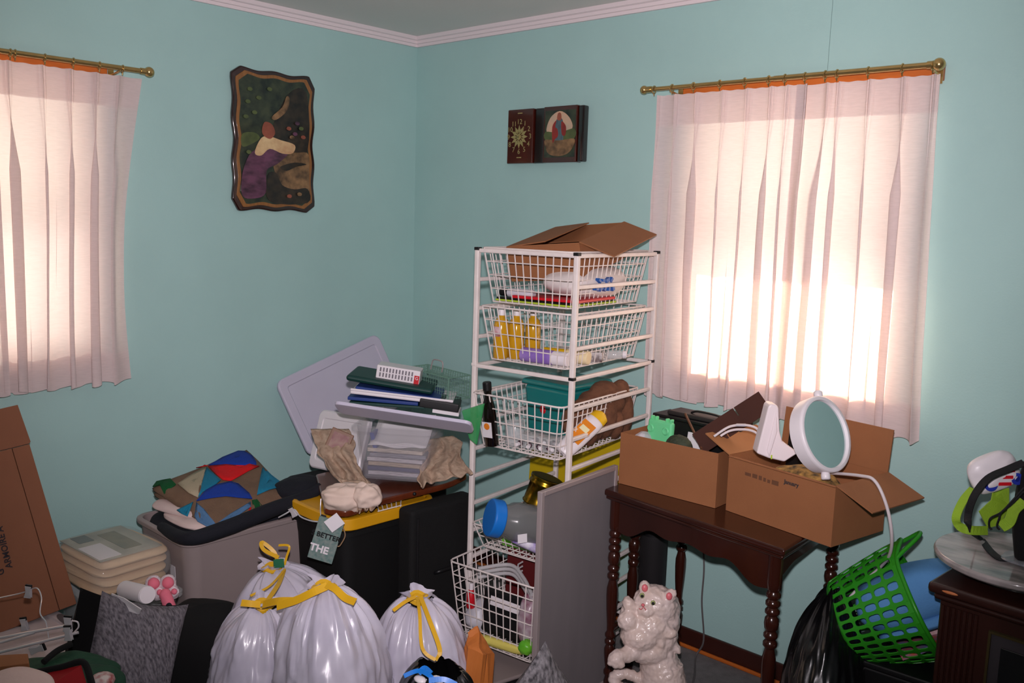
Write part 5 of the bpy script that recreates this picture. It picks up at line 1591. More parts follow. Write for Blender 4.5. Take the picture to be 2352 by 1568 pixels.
# clear bin of papers
cbo = at(905, 1104, Z=0.668)
CBm = frame((0.835, -0.765, 0.655), (0.83, 0.56, 0), (0, 0, 1))
cbn = thing('clear_bin', 'clear plastic bin full of papers on the curved board', 'bin', CBm)
CW_, CDp, CHt = 0.265, 0.23, 0.20
M_clear2 = mt('cloudy_clear_plastic', (196, 192, 200), 0.25, alpha=0.17, coat=0.4)
tote_body(CBm, CW_ + 0.03, CDp + 0.03, CHt, taper=0.05, r=0.03, band=0.03).build('tub', M_clear2, cbn, smooth=True)
cols = [((206, 200, 206), 'white'), ((60, 66, 110), 'blue'), ((196, 176, 150), 'tan'), ((214, 208, 214), 'grey white'), ((150, 150, 160), 'silver'), ((220, 206, 190), 'cream')]
for i, (cl, nm) in enumerate(cols):
    tag(MB().box(-0.105, 0.105, -0.085, 0.085, 0.010 + 0.0165 * i, 0.024 + 0.0165 * i, CBm @ TR((0.003 * (-1) ** i, 0.002 * i, 0), rad(2.5 * sin(i * 2)))).build('magazine', mt('magazine_' + nm.replace(' ', '_'), cl, 0.5, var=0.5, vscale=30, stretch=(1, 1, 8)), None, bevel=0.001),
        nm + ' magazine number ' + ['one', 'two', 'three', 'four', 'five', 'six'][i] + ' from the bottom of the clear bin', 'magazine', 'magazines in the clear bin')
npd = thing('notepad', 'curled white notepad on top of the papers in the clear bin', 'notepad', CBm @ V((0, 0, 0.12)))
for i in range(3):
    def pg(u, v, i=i):
        return CBm @ V((-0.10 + 0.20 * u + 0.008 * i, -0.095 + 0.15 * v, 0.122 + 0.004 * i + 0.085 * v ** 1.5 + 0.004 * sin(u * 9 + i) * (1 - v)))
    MB().grid(pg, 12, 10).build('sheet', M_wpaper, npd, smooth=True, solid=0.003)
tag(MB().box(-0.10, -0.085, -0.07, 0.07, 0.0, 0.075, CBm @ TR((0.012, 0.0, 0.112), 0, ry=rad(-14))).build('blue_notebook', mt('blue_cover', (30, 62, 140), 0.4), None, bevel=0.001), 'blue notebook standing at the end of the clear bin', 'notebook')
# white lid tilted over the bin
q = [at(748, 960, D=3.12), at(1078, 980, D=2.98), at(1076, 966, D=3.02), at(900, 920, D=3.36), at(802, 926, D=3.36)]
l3 = thing('tote_cover', 'shallow white tote cover lying tilted over the clear bin of papers', 'cover', q[0])
TLq, TRq, BLq = at(800, 931, D=3.03), at(1074, 972, D=2.97), at(752, 962, D=3.20)
ux = (TRq - TLq).normalized()
uy = (BLq - TLq)
uy = (uy - ux * uy.dot(ux)).normalized()
QM = Matrix((ux, uy, ux.cross(uy))).transposed().to_4x4()
QM.translation = (TLq + TRq) / 2 + uy * 0.040 - ux * 0.02
LWq = (TRq - TLq).length + 0.06
loft([rrect(LWq - 0.02, 0.075, 0.02, -0.004), rrect(LWq, 0.090, 0.02, -0.003), rrect(LWq + 0.004, 0.094, 0.02, 0.008), rrect(LWq - 0.008, 0.082, 0.02, 0.008), rrect(LWq - 0.012, 0.078, 0.018, 0.001)], QM).build('panel', M_lid, l3, smooth=True, bevel=0.001, angle=30)


def flat(name, label, cat, L, R, D_, depth, th, mat, DR=None, bevel=0.002, tilt=0.0, top=None):
    a, b = at(*L, D=D_), at(*R, D=DR or D_)
    x = (b - a).normalized()
    y = V((0, 0, 1)).cross(x).normalized()
    y = (y + V((0, 0, tilt))).normalized()
    z = x.cross(y)
    m = Matrix((x, y, z)).transposed().to_4x4()
    m.translation = a
    e = thing(name, label, cat, m)
    MB().box(0, (b - a).length, 0, depth, 0, th, m).build('cover' if cat in ('folder', 'binder') else 'body', mat, e, bevel=bevel)
    return e, m, (b - a).length


M_fgreen = mt('dark_green_folder', (14, 56, 52), 0.5)
M_fblue = mt('blue_folder', (28, 56, 124), 0.45)
e, m, L = flat('binder', 'dark green folder lying lowest in the paper pile over the clear bin', 'folder', (802, 928), (975, 940), 3.20, 0.20, 0.010, M_fgreen)
e, m, L = flat('binder', 'blue folder lying just above the lowest green folder', 'folder', (798, 918), (960, 932), 3.20, 0.20, 0.012, M_fblue)
e, m, L = flat('paper_tray', 'long white paper tray in the middle of the pile', 'tray', (804, 904), (1040, 932), 3.20, 0.21, 0.012, M_white, bevel=0.004)
MB().box(0.0, L, 0.0, 0.006, 0.012, 0.020, m).build('lip', M_white, e, bevel=0.002)
e, m, L = flat('file_box', 'black file box beside the white paper tray', 'box', (962, 934), (1052, 948), 3.19, 0.14, 0.030, M_black, bevel=0.003)
MB().box(0.05, L + 0.004, -0.003, 0.10, -0.012, 0.0, m).build('white_box_end', M_wpaper, e)
e, m, L = flat('binder', 'blue folder lying under the top green folder', 'folder', (816, 894), (1010, 922), 3.20, 0.20, 0.012, M_fblue)
e, m, L = flat('binder', 'thick dark green folder on top of the paper pile', 'folder', (793, 874), (992, 908), 3.20, 0.21, 0.022, M_fgreen, bevel=0.010)
e, m, L = flat('pencil_basket', 'white slotted plastic basket with a red label on top of the pile', 'basket', (862, 868), (962, 884), 3.24, 0.085, 0.050, M_white, bevel=0.004)
M_slot = mt('slot_shade_grey', (118, 112, 120), 0.6)
for r_ in range(2):
    for i in range(11):
        x = 0.012 + 0.0115 * i
        MB().box(x, x + 0.0055, -0.0012, 0.003, 0.009 + 0.019 * r_, 0.024 + 0.019 * r_, m).build('slot', M_slot, e)
MB().box(L - 0.020, L - 0.002, -0.0022, 0.0, 0.002, 0.032, m).build('red_label', M_redp, e)
words('G', 0.016, m @ TR((L - 0.011, -0.0026, 0.022), rx=rad(90)), M_white, e, 'label_letter')
# green wire cage with handle
gm_ = frame(at(930, 894, D=3.40), at(1028, 922, D=3.24) - at(930, 894, D=3.40), (0, 0, 1))
gc_ = thing('wire_cage', 'green wire mesh cage trap with a carrying handle on top of the pile', 'cage', gm_)
GL, GD, GH = (at(1028, 922, D=3.24) - at(930, 894, D=3.40)).length, 0.11, 0.085
M_gw = mt('green_coated_wire', (104, 142, 126), 0.5)
fr_ = MB()
cs_ = [V((x, y, z)) for x in (0, GL) for y in (0, GD) for z in (0, GH)]
for i in range(8):
    for j in range(i + 1, 8):
        d_ = cs_[i] - cs_[j]
        if sum(1 for q_ in d_ if abs(q_) > 1e-6) == 1:
            fr_.tube([gm_ @ cs_[i], gm_ @ cs_[j]], 0.0022, 6)
fr_.build('frame', M_gw, gc_, smooth=True)
ms = MB()
st_ = 0.0125
for k_ in range(int(GL / st_)):
    x = st_ * (k_ + 0.5)
    ms.tube([gm_ @ V(p) for p in ((x, 0, 0), (x, 0, GH), (x, GD, GH), (x, GD, 0))], 0.0008, 4)
for k_ in range(int(GD / st_)):
    y = st_ * (k_ + 0.5)
    ms.tube([gm_ @ V(p) for p in ((0, y, 0), (0, y, GH), (GL, y, GH), (GL, y, 0))], 0.0008, 4)
for k_ in range(int(GH / st_)):
    z = st_ * (k_ + 0.5)
    ms.tube([gm_ @ V(p) for p in ((0, 0, z), (GL, 0, z), (GL, GD, z), (0, GD, z))], 0.0008, 4, closed=True)
ms.build('mesh', M_gw, gc_)
hx = GL * 0.45
MB().tube(smoothpath([gm_ @ V(p) for p in ((hx - 0.028, GD / 2, GH), (hx - 0.022, GD / 2, GH + 0.024), (hx - 0.012, GD / 2, GH + 0.040), (hx + 0.030, GD / 2, GH + 0.040), (hx + 0.038, GD / 2, GH + 0.025), (hx + 0.034, GD / 2, GH))], 4), 0.0024, 6).build('handle', M_alu, gc_, smooth=True)
# ================================================================== cat statue
M_cat = mt('glazed_cream', (224, 206, 200), 0.32, var=0.35, vscale=18, rgb2=(206, 176, 150), bump=0.5, bscale=60, coat=0.3)
M_pink = mt('pink_glaze', (222, 112, 120), 0.35)
CD = 2.92
cbase = at(1515, 1568, D=CD)
ct = thing('cat_statue', 'cream white ceramic kitten statue with pink ears sitting before the table', 'statue', (cbase.x, cbase.y, 0))


def cp(x, y, dd=0.0):
    return at(x, y, D=CD + dd)


S_ = CD / FPX
cmb = MB()
rotc = rot.to_4x4()


def blob(x, y, dd, rx, ry, rz=None, roll=0):
    rz = rz or rx
    cmb.ball(cp(x, y, dd), (rx * S_, ry * S_, rz * S_), 18, 12, rotc @ Matrix.Rotation(rad(roll), 4, 'Z'))


# head, cheeks, muzzle, ruff, chest, belly, haunches, arms, tail
blob(1506, 1386, 0, 52, 44, 44, -14)
blob(1484, 1402, -0.045, 20, 15, 18)
blob(1528, 1405, -0.015, 24, 20, 26)
blob(1474, 1396, -0.02, 20, 18, 22)
blob(1536, 1398, 0.02, 26, 36, 34, -8)
blob(1481, 1350, -0.018, 13, 19, 10, 12)
blob(1539, 1368, -0.040, 14, 18, 10, -35)
blob(1532, 1420, 0.02, 30, 44, 40)
blob(1492, 1435, -0.01, 50, 42, 46)
blob(1470, 1458, -0.02, 46, 36, 44)
blob(1515, 1460, 0.01, 42, 40, 46)
blob(1448, 1412, -0.02, 22, 30, 22, 20)
blob(1445, 1388, -0.03, 14, 20, 16, 30)
blob(1442, 1425, -0.04, 24, 24, 22)
blob(1490, 1490, 0.0, 50, 34, 44)
blob(1515, 1530, 0.02, 46, 60, 50)
blob(1532, 1580, 0.02, 46, 70, 56)
blob(1528, 1640, 0.02, 60, 60, 62)
blob(1500, 1660, -0.02, 60, 40, 60)
for i in range(7):
    t = i / 6
    blob(1468 - 48 * t, 1488 + 18 * t + 4 * sin(t * 3), -0.02 - 0.05 * t, 24 - 7 * t, 21 - 6 * t)
blob(1415, 1512, -0.075, 19, 15, 18)
blob(1403, 1520, -0.08, 9, 9, 10)
blob(1414, 1525, -0.085, 9, 9, 10)
blob(1427, 1525, -0.085, 9, 9, 10)
for i in range(8):
    t = i / 7
    blob(1440 + 30 * cos(pi * (0.25 + t * 0.9)), 1568 - 22 * sin(pi * (0.2 + t * 0.8)), 0.02, 14, 13)
    blob(1418 + 10 * t, 1575 + 30 * t, 0.03, 18, 14)
for i in range(9):
    a = rad(60 + 38 * i)
    blob(1496 + 42 * cos(a), 1452 + 24 * sin(a), -0.045 + 0.01 * sin(i * 2), 12, 18, 12, -25 + 14 * i)
for i in range(7):
    blob(1452 + 17 * i, 1494 + 9 * sin(i * 1.7), -0.05 + 0.006 * i, 9, 16, 10, 12 * (i - 3))
fz = cp(1525, 1690)
cmb.lathe([(0.085, 0.0), (0.09, 0.01), (0.085, 0.10), (0.06, 0.20)], 20, TR((cbase.x, cbase.y + 0.02, 0)))
remeshed(cmb, 'statue_body', M_cat, ct, 0.0040, 0.008, 0.014, 2)
M_eyeg = mt('eye_green_glaze', (170, 180, 120), 0.2, coat=0.6)
for (x, y, dd) in ((1475, 1367, -0.062), (1500, 1384, -0.064)):
    MB().ball(cp(x, y, dd), 0.0082, 12, 8).build('eye', M_eyeg, ct, smooth=True)
    MB().ball(cp(x, y + 1, dd - 0.004), 0.0056, 10, 7).build('pupil', M_black, ct, smooth=True)
MB().ball(cp(1477, 1389, -0.072), (0.006, 0.006, 0.005), 10, 7).build('nose', M_pink, ct, smooth=True)
MB().tube(smoothpath([cp(1468, 1397, -0.062), cp(1473, 1399, -0.070), cp(1478, 1394, -0.073), cp(1484, 1401, -0.07)], 4), 0.0015, 6).build('mouth', M_pink, ct, smooth=True)
MB().ball(cp(1481, 1350, -0.032), (0.0105, 0.013, 0.006), 10, 7, rotc).build('ear_lining', M_pink, ct, smooth=True)
MB().ball(cp(1537, 1369, -0.054), (0.0105, 0.013, 0.006), 10, 7, rotc).build('ear_lining', M_pink, ct, smooth=True)

# ================================================================== right corner: cabinet, turntable, straps, laundry basket
M_cab = mt('walnut_veneer', (52, 24, 18), 0.35, var=0.5, vscale=10, rgb2=(34, 15, 12), stretch=(1, 1, 0.15), coat=0.2)
KM = frame((2.672, -0.555, 0), (0.2, -0.012, 0), (0, 0, 1))
kb = thing('television_cabinet', 'dark walnut console television cabinet at the right edge of the room', 'cabinet', KM)
KZ = 0.735
MB().box(0.012, 0.86, 0.02, 0.42, 0.02, KZ - 0.03, KM).build('carcass', M_cab, kb, bevel=0.003)
MB().box(-0.012, 0.88, -0.012, 0.48, KZ - 0.028, KZ, KM).build('cabinet_top', M_cab, kb, bevel=0.010, bseg=3)
MB().box(0.0, 0.868, 0.0, 0.47, KZ - 0.046, KZ - 0.028, KM).build('moulding', M_cab, kb, bevel=0.008)
MB().ball(KM @ V((0.045, -0.0125, KZ - 0.013)), (0.020, 0.003, 0.004), 10, 6).build('worn_spot', mt('bare_wood', (190, 112, 66), 0.6), kb, smooth=True)
for i in range(7):
    x = 0.020 + 0.0135 * i
    MB().tube([KM @ V((x, 0.02, 0.06)), KM @ V((x, 0.02, KZ - 0.06))], 0.0058, 8).build('reed', M_cab, kb, smooth=True)
M_olv = mt('olive_brass', (76, 66, 38), 0.4, metal=0.4)
for (a, b, c, d) in ((0.135, 0.141, 0.08, KZ - 0.085), (0.141, 0.70, KZ - 0.091, KZ - 0.085), (0.70, 0.706, 0.08, KZ - 0.085), (0.141, 0.70, 0.08, 0.086)):
    MB().box(a, b, 0.008, 0.022, c, d, KM).build('bezel_trim', M_olv, kb)
MB().box(0.141, 0.70, 0.014, 0.020, 0.086, KZ - 0.091, KM).build('bezel', mt('grey_bezel', (60, 56, 60), 0.4), kb)
MB().box(0.165, 0.676, 0.008, 0.014, 0.11, KZ - 0.118, KM).build('screen', mt('dead_screen', (26, 28, 30), 0.12), kb, bevel=0.004)
# marble turntable
M_marb = mt('grey_veined_marble', (196, 184, 184), 0.16, var=1.0, vscale=7, rgb2=(112, 112, 110), stretch=(1, 3, 1), coat=0.5)
sc_ = at(2345, 1278, Z=0.79)
ls = thing('marble_turntable', 'round grey veined marble turntable on the walnut cabinet', 'turntable', (sc_.x, sc_.y, KZ))
MB().lathe([(0.12, KZ + 0.001), (0.135, KZ + 0.006), (0.135, KZ + 0.026), (0.12, KZ + 0.030)], 40, TR((sc_.x, sc_.y, 0))).build('base', M_greyj, ls, smooth=True)
MB().lathe([(0.195, KZ + 0.030), (0.203, KZ + 0.036), (0.205, KZ + 0.046), (0.200, KZ + 0.053)], 56, TR((sc_.x, sc_.y, 0))).build('disc', M_marb, ls, bevel=0.002)
SZ = KZ + 0.054
# straps and packaging heaped on it
M_limes = mt('lime_webbing', (146, 186, 44), 0.7, var=0.2, vscale=20, bump=0.3, bscale=300)
M_blacks = mt('black_webbing', (20, 20, 22), 0.7, bump=0.3, bscale=300)
lm_ = thing('lime_strap', 'lime green webbing straps looping over the marble turntable', 'strap', (sc_.x - 0.08, sc_.y, SZ))
ccf = -c_f
MB().ribbon(smoothpath([at(2236, 1122, D=2.26), at(2212, 1150, D=2.25), at(2196, 1188, D=2.24), at(2204, 1208, D=2.24), at(2228, 1217, D=2.22), at(2268, 1218, D=2.24)], 6), 0.022, [V((-0.3, -1, 0.15))] * 31, 0.0012).build('webbing', M_limes, lm_)
MB().slab([at(2318, 1120, D=2.28), at(2282, 1128, D=2.28), at(2278, 1148, D=2.27), at(2250, 1174, D=2.26), at(2270, 1212, D=2.26), at(2300, 1205, D=2.27), at(2318, 1160, D=2.28)], 0.004).build('webbing_panel', M_limes, lm_)
MB().ribbon(smoothpath([at(2352, 1150, D=2.22), at(2330, 1170, D=2.22), at(2318, 1198, D=2.22), at(2298, 1210, D=2.22)], 6), 0.028, [V((-0.3, -1, 0.2))] * 19, 0.0012).build('webbing', M_limes, lm_)
bs = thing('black_strap', 'black webbing strap trailing across the marble turntable', 'strap', (sc_.x - 0.02, sc_.y - 0.05, SZ))
MB().ribbon(smoothpath([at(2352, 1062, D=2.20), at(2318, 1076, D=2.20), at(2270, 1098, D=2.19), at(2238, 1138, D=2.19), at(2224, 1180, D=2.20), at(2226, 1212, D=2.21), at(2250, 1234, Z=SZ + 0.004), at(2278, 1268, Z=SZ + 0.006), at(2306, 1284, Z=SZ + 0.006), at(2352, 1276, Z=SZ + 0.006)], 6), 0.019, [V((-0.35, -1, 0.3))] * 37 + [V((0, -0.3, 1))] * 18, 0.0014).build('webbing', M_blacks, bs)
for k in range(2):
    MB().tube(smoothpath([at(2352, 1120 + 8 * k, D=2.2), at(2325, 1150 + 6 * k, D=2.2), at(2300, 1176, D=2.2), at(2275 + 20 * k, 1190, D=2.2), at(2272 + 18 * k, 1208, D=2.21), at(2278 + 18 * k, 1216, D=2.21)], 6), 0.0026, 6).build('cord', M_blacks, bs, smooth=True)
wp = thing('snack_pouch', 'puffed white plastic pouch with red stripes and blue rings over the lime straps', 'pouch', at(2280, 1120, D=2.24))
pmx = frame(at(2282, 1084, D=2.26), c_r * 0.9 + c_u * 0.34, -c_f)
pillow(pmx @ Matrix.Translation((0, 0, -0.03)), 0.125, 0.098, 0.055, 6, 0.12, pw=3.2).build('pouch_body', M_white, wp, smooth=True, sub=1)
M_blue2 = mt('flag_blue', (36, 52, 158), 0.4)
for k, (x, y, s) in enumerate(((-0.026, -0.020, 0.017), (0.040, -0.030, 0.015))):
    MB().lathe([(s, 0), (s, 0.0015), (s * 0.45, 0.0015), (s * 0.45, 0)], 20, pmx @ Matrix.Translation((x, y, 0.020))).build('blue_ring', M_blue2, wp)
for k in range(3):
    MB().box(-0.016, 0.016, -0.004, 0.004, 0, 0.0012, pmx @ Matrix.Translation((0.006 + 0.010 * k, -0.030 + 0.014 * k, 0.0225)) @ Matrix.Rotation(-0.35, 4, 'Z')).build('red_stripe', M_redp, wp)
tag(pillow(TR((at(2362, 1150, D=2.25).x, at(2362, 1150, D=2.25).y, SZ)) @ Matrix.Rotation(0.4, 4, 'Z'), 0.06, 0.07, at(2352, 1036, D=2.25).z - SZ, 3, 0.1).build('black_pouch', M_blackm, None, smooth=True, sub=1), 'black pouch behind the straps at the picture edge', 'pouch')
tag(pillow(TR((sc_.x + 0.03, sc_.y - 0.04, SZ + 0.001)), 0.13, 0.11, 0.016, 3, 0.1).build('clear_packet', mt('holographic_film', (190, 196, 206), 0.08, alpha=0.35, coat=1.0), None, smooth=True, sub=1), 'clear glittering packet lying on the marble turntable', 'packet')

# black crate below the basket
kc = thing('black_crate', 'dark crate standing on the floor under the green laundry basket', 'crate', (2.53, -0.22, 0))
KC = TR((2.535, -0.235, 0), rad(3))
MB().frust((0.20, 0.36), (0.215, 0.38), 0.0, 0.385, KC).build('body', M_black, kc, bevel=0.01)
MB().frust((0.235, 0.40), (0.235, 0.40), 0.386, 0.405, KC).build('rim', M_black, kc, bevel=0.005)
# green laundry basket, tipped over on the crate
M_gbk = mt('green_plastic', (46, 150, 32), 0.35, var=0.1, vscale=8)
rc = at(2110, 1378, D=2.56)
ax = (c_r * 0.82 + c_u * 0.42 - c_f * 0.36).normalized()
lb = thing('laundry_basket', 'bright green slotted laundry basket tipped on its side by the cabinet', 'laundry basket', rc - ax * 0.24)
bx = (c_u - ax * c_u.dot(ax)).normalized()
LBm = frame(rc, bx, ax)                      # local z along the axis, towards the opening
LL, R0, R1 = 0.234, 0.106, 0.156


def lbp(a, v, dr=0.0):
    """a around, v 0 at the bottom .. 1 at the rim"""
    r = R0 + (R1 - R0) * v ** 0.8 + dr
    if v < 0.12:
        r -= 0.035 * (1 - v / 0.12) ** 2
    zt = -LL * (1 - v)
    if v > 0.9:                               # handles rise on two sides
        zt += 0.030 * max(0, cos(2 * a)) ** 3 * (v - 0.9) / 0.1
    e = 1.0 + 0.10 * cos(2 * a)
    return LBm @ V((r * e * cos(a), r * (2 - e) * sin(a), zt))


g = MB()
NA, rows = 30, [0.10, 0.27, 0.44, 0.61, 0.78, 0.94]


def ringface(a0, a1, v0, v1, hole=True):
    am, vm = (a0 + a1) / 2, (v0 + v1) / 2
    if not hole:
        g.add([lbp(a0, v0), lbp(a1, v0), lbp(a1, v1), lbp(a0, v1)], [(0, 1, 2, 3)])
        return
    n = 12
    out, inn = [], []
    for i in range(n):
        t = 2 * pi * i / n + pi / n
        cx, cy = cos(t), sin(t)
        k = 1 / max(abs(cx), abs(cy))
        out.append(lbp(am + (a1 - a0) / 2 * cx * k, vm + (v1 - v0) / 2 * cy * k))
        px = math.copysign(abs(cx) ** 0.6, cx)
        py = math.copysign(abs(cy) ** 0.6, cy)
        inn.append(lbp(am + (a1 - a0) * 0.34 * px, vm + (v1 - v0) * 0.41 * py))
    # corners of the cell
    cor = [lbp(a1, v1), lbp(a0, v1), lbp(a0, v0), lbp(a1, v0)]
    vs = out + inn + cor
    fs = [(i, (i + 1) % n, n + (i + 1) % n, n + i) for i in range(n)]
    for q in range(4):
        i = (q * 3 + 1)
        fs.append((i % n, 2 * n + q, (i + 1) % n)) if False else None
    fs = [f for f in fs if f]
    g.add(vs, fs)


for i in range(NA):
    a0, a1 = 2 * pi * i / NA, 2 * pi * (i + 1) / NA
    for v0, v1 in zip(rows, rows[1:]):
        ringface(a0, a1, v0, v1)
    for k in range(3):
        v0, v1 = 0.10 * k / 3, 0.10 * (k + 1) / 3
        ringface(a0, a1, v0, v1, False)
    ringface(a0, a1, 0.94, 1.0, False)
g.add([lbp(2 * pi * i / NA, 0) for i in range(NA)], [tuple(range(NA))])
g.build('slotted_wall', M_gbk, lb, solid=0.003)
MB().tube([lbp(2 * pi * i / 52, 1.0) for i in range(52)], 0.006, 8, closed=True).build('rim', M_gbk, lb, smooth=True)
ha = [rad(-26 + 4 * i) for i in range(14)]
hb = MB().tube(smoothpath([lbp(rad(-24), 1.0), lbp(rad(-18), 1.0) + ax * 0.03, lbp(rad(-4), 1.0) + ax * 0.055, lbp(rad(12), 1.0) + ax * 0.05, lbp(rad(24), 1.0) + ax * 0.02, lbp(rad(30), 1.0)], 5), 0.006, 8)
hb.build('handle', M_gbk, lb, smooth=True)
# what is in it
M_bluet = mt('sky_blue_terry', (92, 150, 206), 0.9, var=0.25, vscale=10, rgb2=(70, 120, 180), bump=0.3, bscale=200)
tw = thing('blue_towel', 'sky blue folded towel bulging out of the green laundry basket', 'towel', rc)
twm = frame(rc - ax * 0.02 + bx * 0.025, ax, bx)
pillow(twm @ Matrix.Translation((0, 0, -0.075)), 0.29, 0.20, 0.15, 2, 0.07, pw=4).build('towel_fold', M_bluet, tw, smooth=True, sub=1)
pillow(twm @ Matrix.Translation((0.01, 0.01, -0.10)), 0.26, 0.20, 0.045, 5, 0.07, pw=4).build('towel_fold', M_bluet, tw, smooth=True, sub=1)
M_comic = mt('magazine_print', (206, 92, 44), 0.4, var=1.0, vscale=24, rgb2=(92, 130, 180), coat=0.3)
mg = MB().box(-0.10, 0.12, -0.09, 0.09, -0.006, 0.006, twm @ TR((0.0, 0.02, -0.128), 0.2, rx=rad(6))).build('magazine', M_comic, None, bevel=0.001)
tag(mg, 'orange and blue magazine under the towel in the laundry basket', 'magazine')
mg = thing('plate_box', 'dark round dish with a white printed edge at the mouth of the laundry basket', 'dish', rc + ax * 0.03 - bx * 0.09)
pmm = frame(rc + ax * 0.045 - bx * 0.085, (bx * 0.5 + ax), (bx * 0.8 + c_f * -0.9))
MB().lathe([(0.02, -0.006), (0.066, -0.006), (0.070, 0.0), (0.066, 0.006), (0.05, 0.003)], 28, pmm).build('dish', mt('dark_glaze', (44, 40, 46), 0.2, coat=0.6), mg, smooth=True)
MB().lathe([(0.068, -0.008), (0.074, -0.006), (0.074, 0.004), (0.068, 0.006)], 28, pmm).build('edge_band', mt('white_red_band', (222, 206, 206), 0.5, var=0.6, vscale=50, rgb2=(200, 60, 80)), mg, smooth=True)


# ================================================================== trash bags
def bag_mesh(c, rx, ry, h, seed, neck=0.04, lean=(0, 0), pleat=11, flat=0.75, sq=1.0, wr=0.13, top_pow=0.8, rotz=0.0, tilt=0.0):
    """tied plastic sack standing at c; pleats gather at the neck"""
    c = V(c)

    def fn(u, v):
        a = u * 2 * pi
        if v < 0.12:
            R = 0.72 + 0.28 * sin(v / 0.12 * pi / 2)
            z = 0.02 * v / 0.12
        elif v < 0.55:
            t = (v - 0.12) / 0.43
            R = 1.0 + 0.06 * sin(t * pi) - 0.04 * t
            z = 0.02 + 0.55 * t
        else:
            t = (v - 0.55) / 0.45
            R = 0.96 * (1 - (1 - neck / max(rx, ry)) * (0.35 * t + 0.65 * t ** 2.6))
            z = 0.57 + 0.43 * (1 - (1 - t) ** 1.35)
        g_ = max(0, (v - 0.45) / 0.55)
        d = V((cos(a), sin(a), 0))
        cr = 1 - 2 * abs(nz(d * 1.5 + V((0, 0, z * 0.8)), 1.7, seed)) - 1.3 * abs(nz(d * 3.6 + V((0, 0, z * 0.8)), 1.6, seed + 1)) * g_
        R *= 1 + (0.02 + 0.20 * g_ ** 1.6) * (cr - 0.25)
        cz = V((d.x, d.y, z * 2.4))
        R *= 1 + 0.055 * (0.5 - abs(nz(cz, 2.1, seed + 6)) - 0.6 * abs(nz(cz + d * 0.4, 4.3, seed + 8))) * (1 - g_ * 0.6)
        q = d * 1.3 + V((0, 0, z * 2.2))
        R *= 1 + (wr * nz(q, 1.4, seed) + wr * 0.55 * nz(q, 3.6, seed + 2) + wr * 0.3 * nz(q, 8.0, seed + 4)) * (1 - 0.5 * g_)
        rid = 1 - abs(nz(V((d.x * 2.5, d.y * 2.5, z * 1.2)), 2.2, seed + 5))
        R *= 1 + 0.012 * (rid ** 3 - 0.4)
        x, y = R * rx * cos(a), R * ry * sin(a)
        x, y = x * cos(rotz) - y * sin(rotz), x * sin(rotz) + y * cos(rotz)
        zz_ = z * h * (1 + 0.05 * nz(d, 1.5, seed + 9))
        p = V((x + lean[0] * z * z, y + lean[1] * z * z, zz_))
        if tilt:
            p = Matrix.Rotation(-tilt, 3, V((c_f.x, c_f.y, 0)).normalized()) @ p
            p.z = max(p.z, 0.0)
        return c + p
    m = MB().grid(fn, 150, 56, cu=True)
    m.fn = fn
    return m


M_bagp = mt('white_bin_liner', (196, 192, 206), 0.30, var=0.5, vscale=9, rgb2=(160, 156, 176), coat=0.2, bump=0.12, bscale=22)
M_ytie = mt('yellow_drawstring', (222, 172, 30), 0.4, alpha=0.92)


def trash_bag(label, c, rx, ry, h, seed, ties, topper=True, **k):
    e = thing('trash_bag', label, 'trash bag', (c[0], c[1], c[2]), 'white tied trash bags in a heap')
    mb_ = bag_mesh(c, rx, ry, h, seed, **k)
    top = V((0, 0, 0))
    for i in range(12):
        top += mb_.fn(i / 12, 1.0)
    top /= 12
    mb_.build('sack', M_bagp, e, smooth=True)
    # frill above the knot
    if topper:
        def ff(u, v):
            a = u * 2 * pi
            r = 0.016 + 0.028 * v ** 1.2 * (1 + 0.35 * cos(5 * a + seed) + 0.2 * cos(9 * a))
            return top + V((r * cos(a), r * sin(a), -0.01 + 0.028 * v * (1 + 0.3 * cos(3 * a + seed))))
        MB().grid(ff, 40, 6, cu=True).build('frill', M_bagp, e, smooth=True)
        MB().tube([top + V((0.026 * cos(t), 0.026 * sin(t), 0.004 * sin(3 * t))) for t in [2 * pi * i / 18 for i in range(18)]], 0.010, 6, closed=True).build('knot', M_ytie, e, smooth=True)
    for P, w in ties:
        k_ = smoothpath(P, 6)
        MB().ribbon(k_, w, [(-c_f * 0.8 + V((0, 0, 0.5)))] * len(k_), 0.001).build('drawstring', M_ytie, e)
    return e


g1 = at(652, 1296, D=2.88)
trash_bag('white trash bag at the back of the heap, tied with a green scrap', (at(735, 1400, D=2.86).x, at(735, 1400, D=2.86).y, 0.0), 0.188, 0.180, g1.z + 0.02, 2.0,
          [([at(640, 1300, D=2.86), at(630, 1268, D=2.86), at(602, 1245, D=2.86), at(606, 1262, D=2.85), at(640, 1280, D=2.84)], 0.012), ([at(650, 1310, D=2.84), at(658, 1280, D=2.84), at(664, 1254, D=2.84), at(640, 1252, D=2.85)], 0.007),
           ([at(655, 1306, D=2.78), at(620, 1345, D=2.66), at(575, 1368, D=2.60)], 0.007), ([at(652, 1310, D=2.78), at(640, 1340, D=2.66), at(615, 1378, D=2.56)], 0.014)], tilt=rad(17))
gs = thing('paper_scrap', 'dark green paper scrap caught in the knot of the back trash bag', 'paper', at(640, 1296, D=2.80))
MB().slab([at(628, 1284, D=2.80), at(652, 1282, D=2.80), at(654, 1302, D=2.80), at(629, 1304, D=2.80)], 0.004).build('scrap', mt('green_paper', (16, 96, 62), 0.6), gs, bevel=0.002)
c3 = at(580, 1480, D=2.58)
g3 = at(602, 1388, D=2.56)
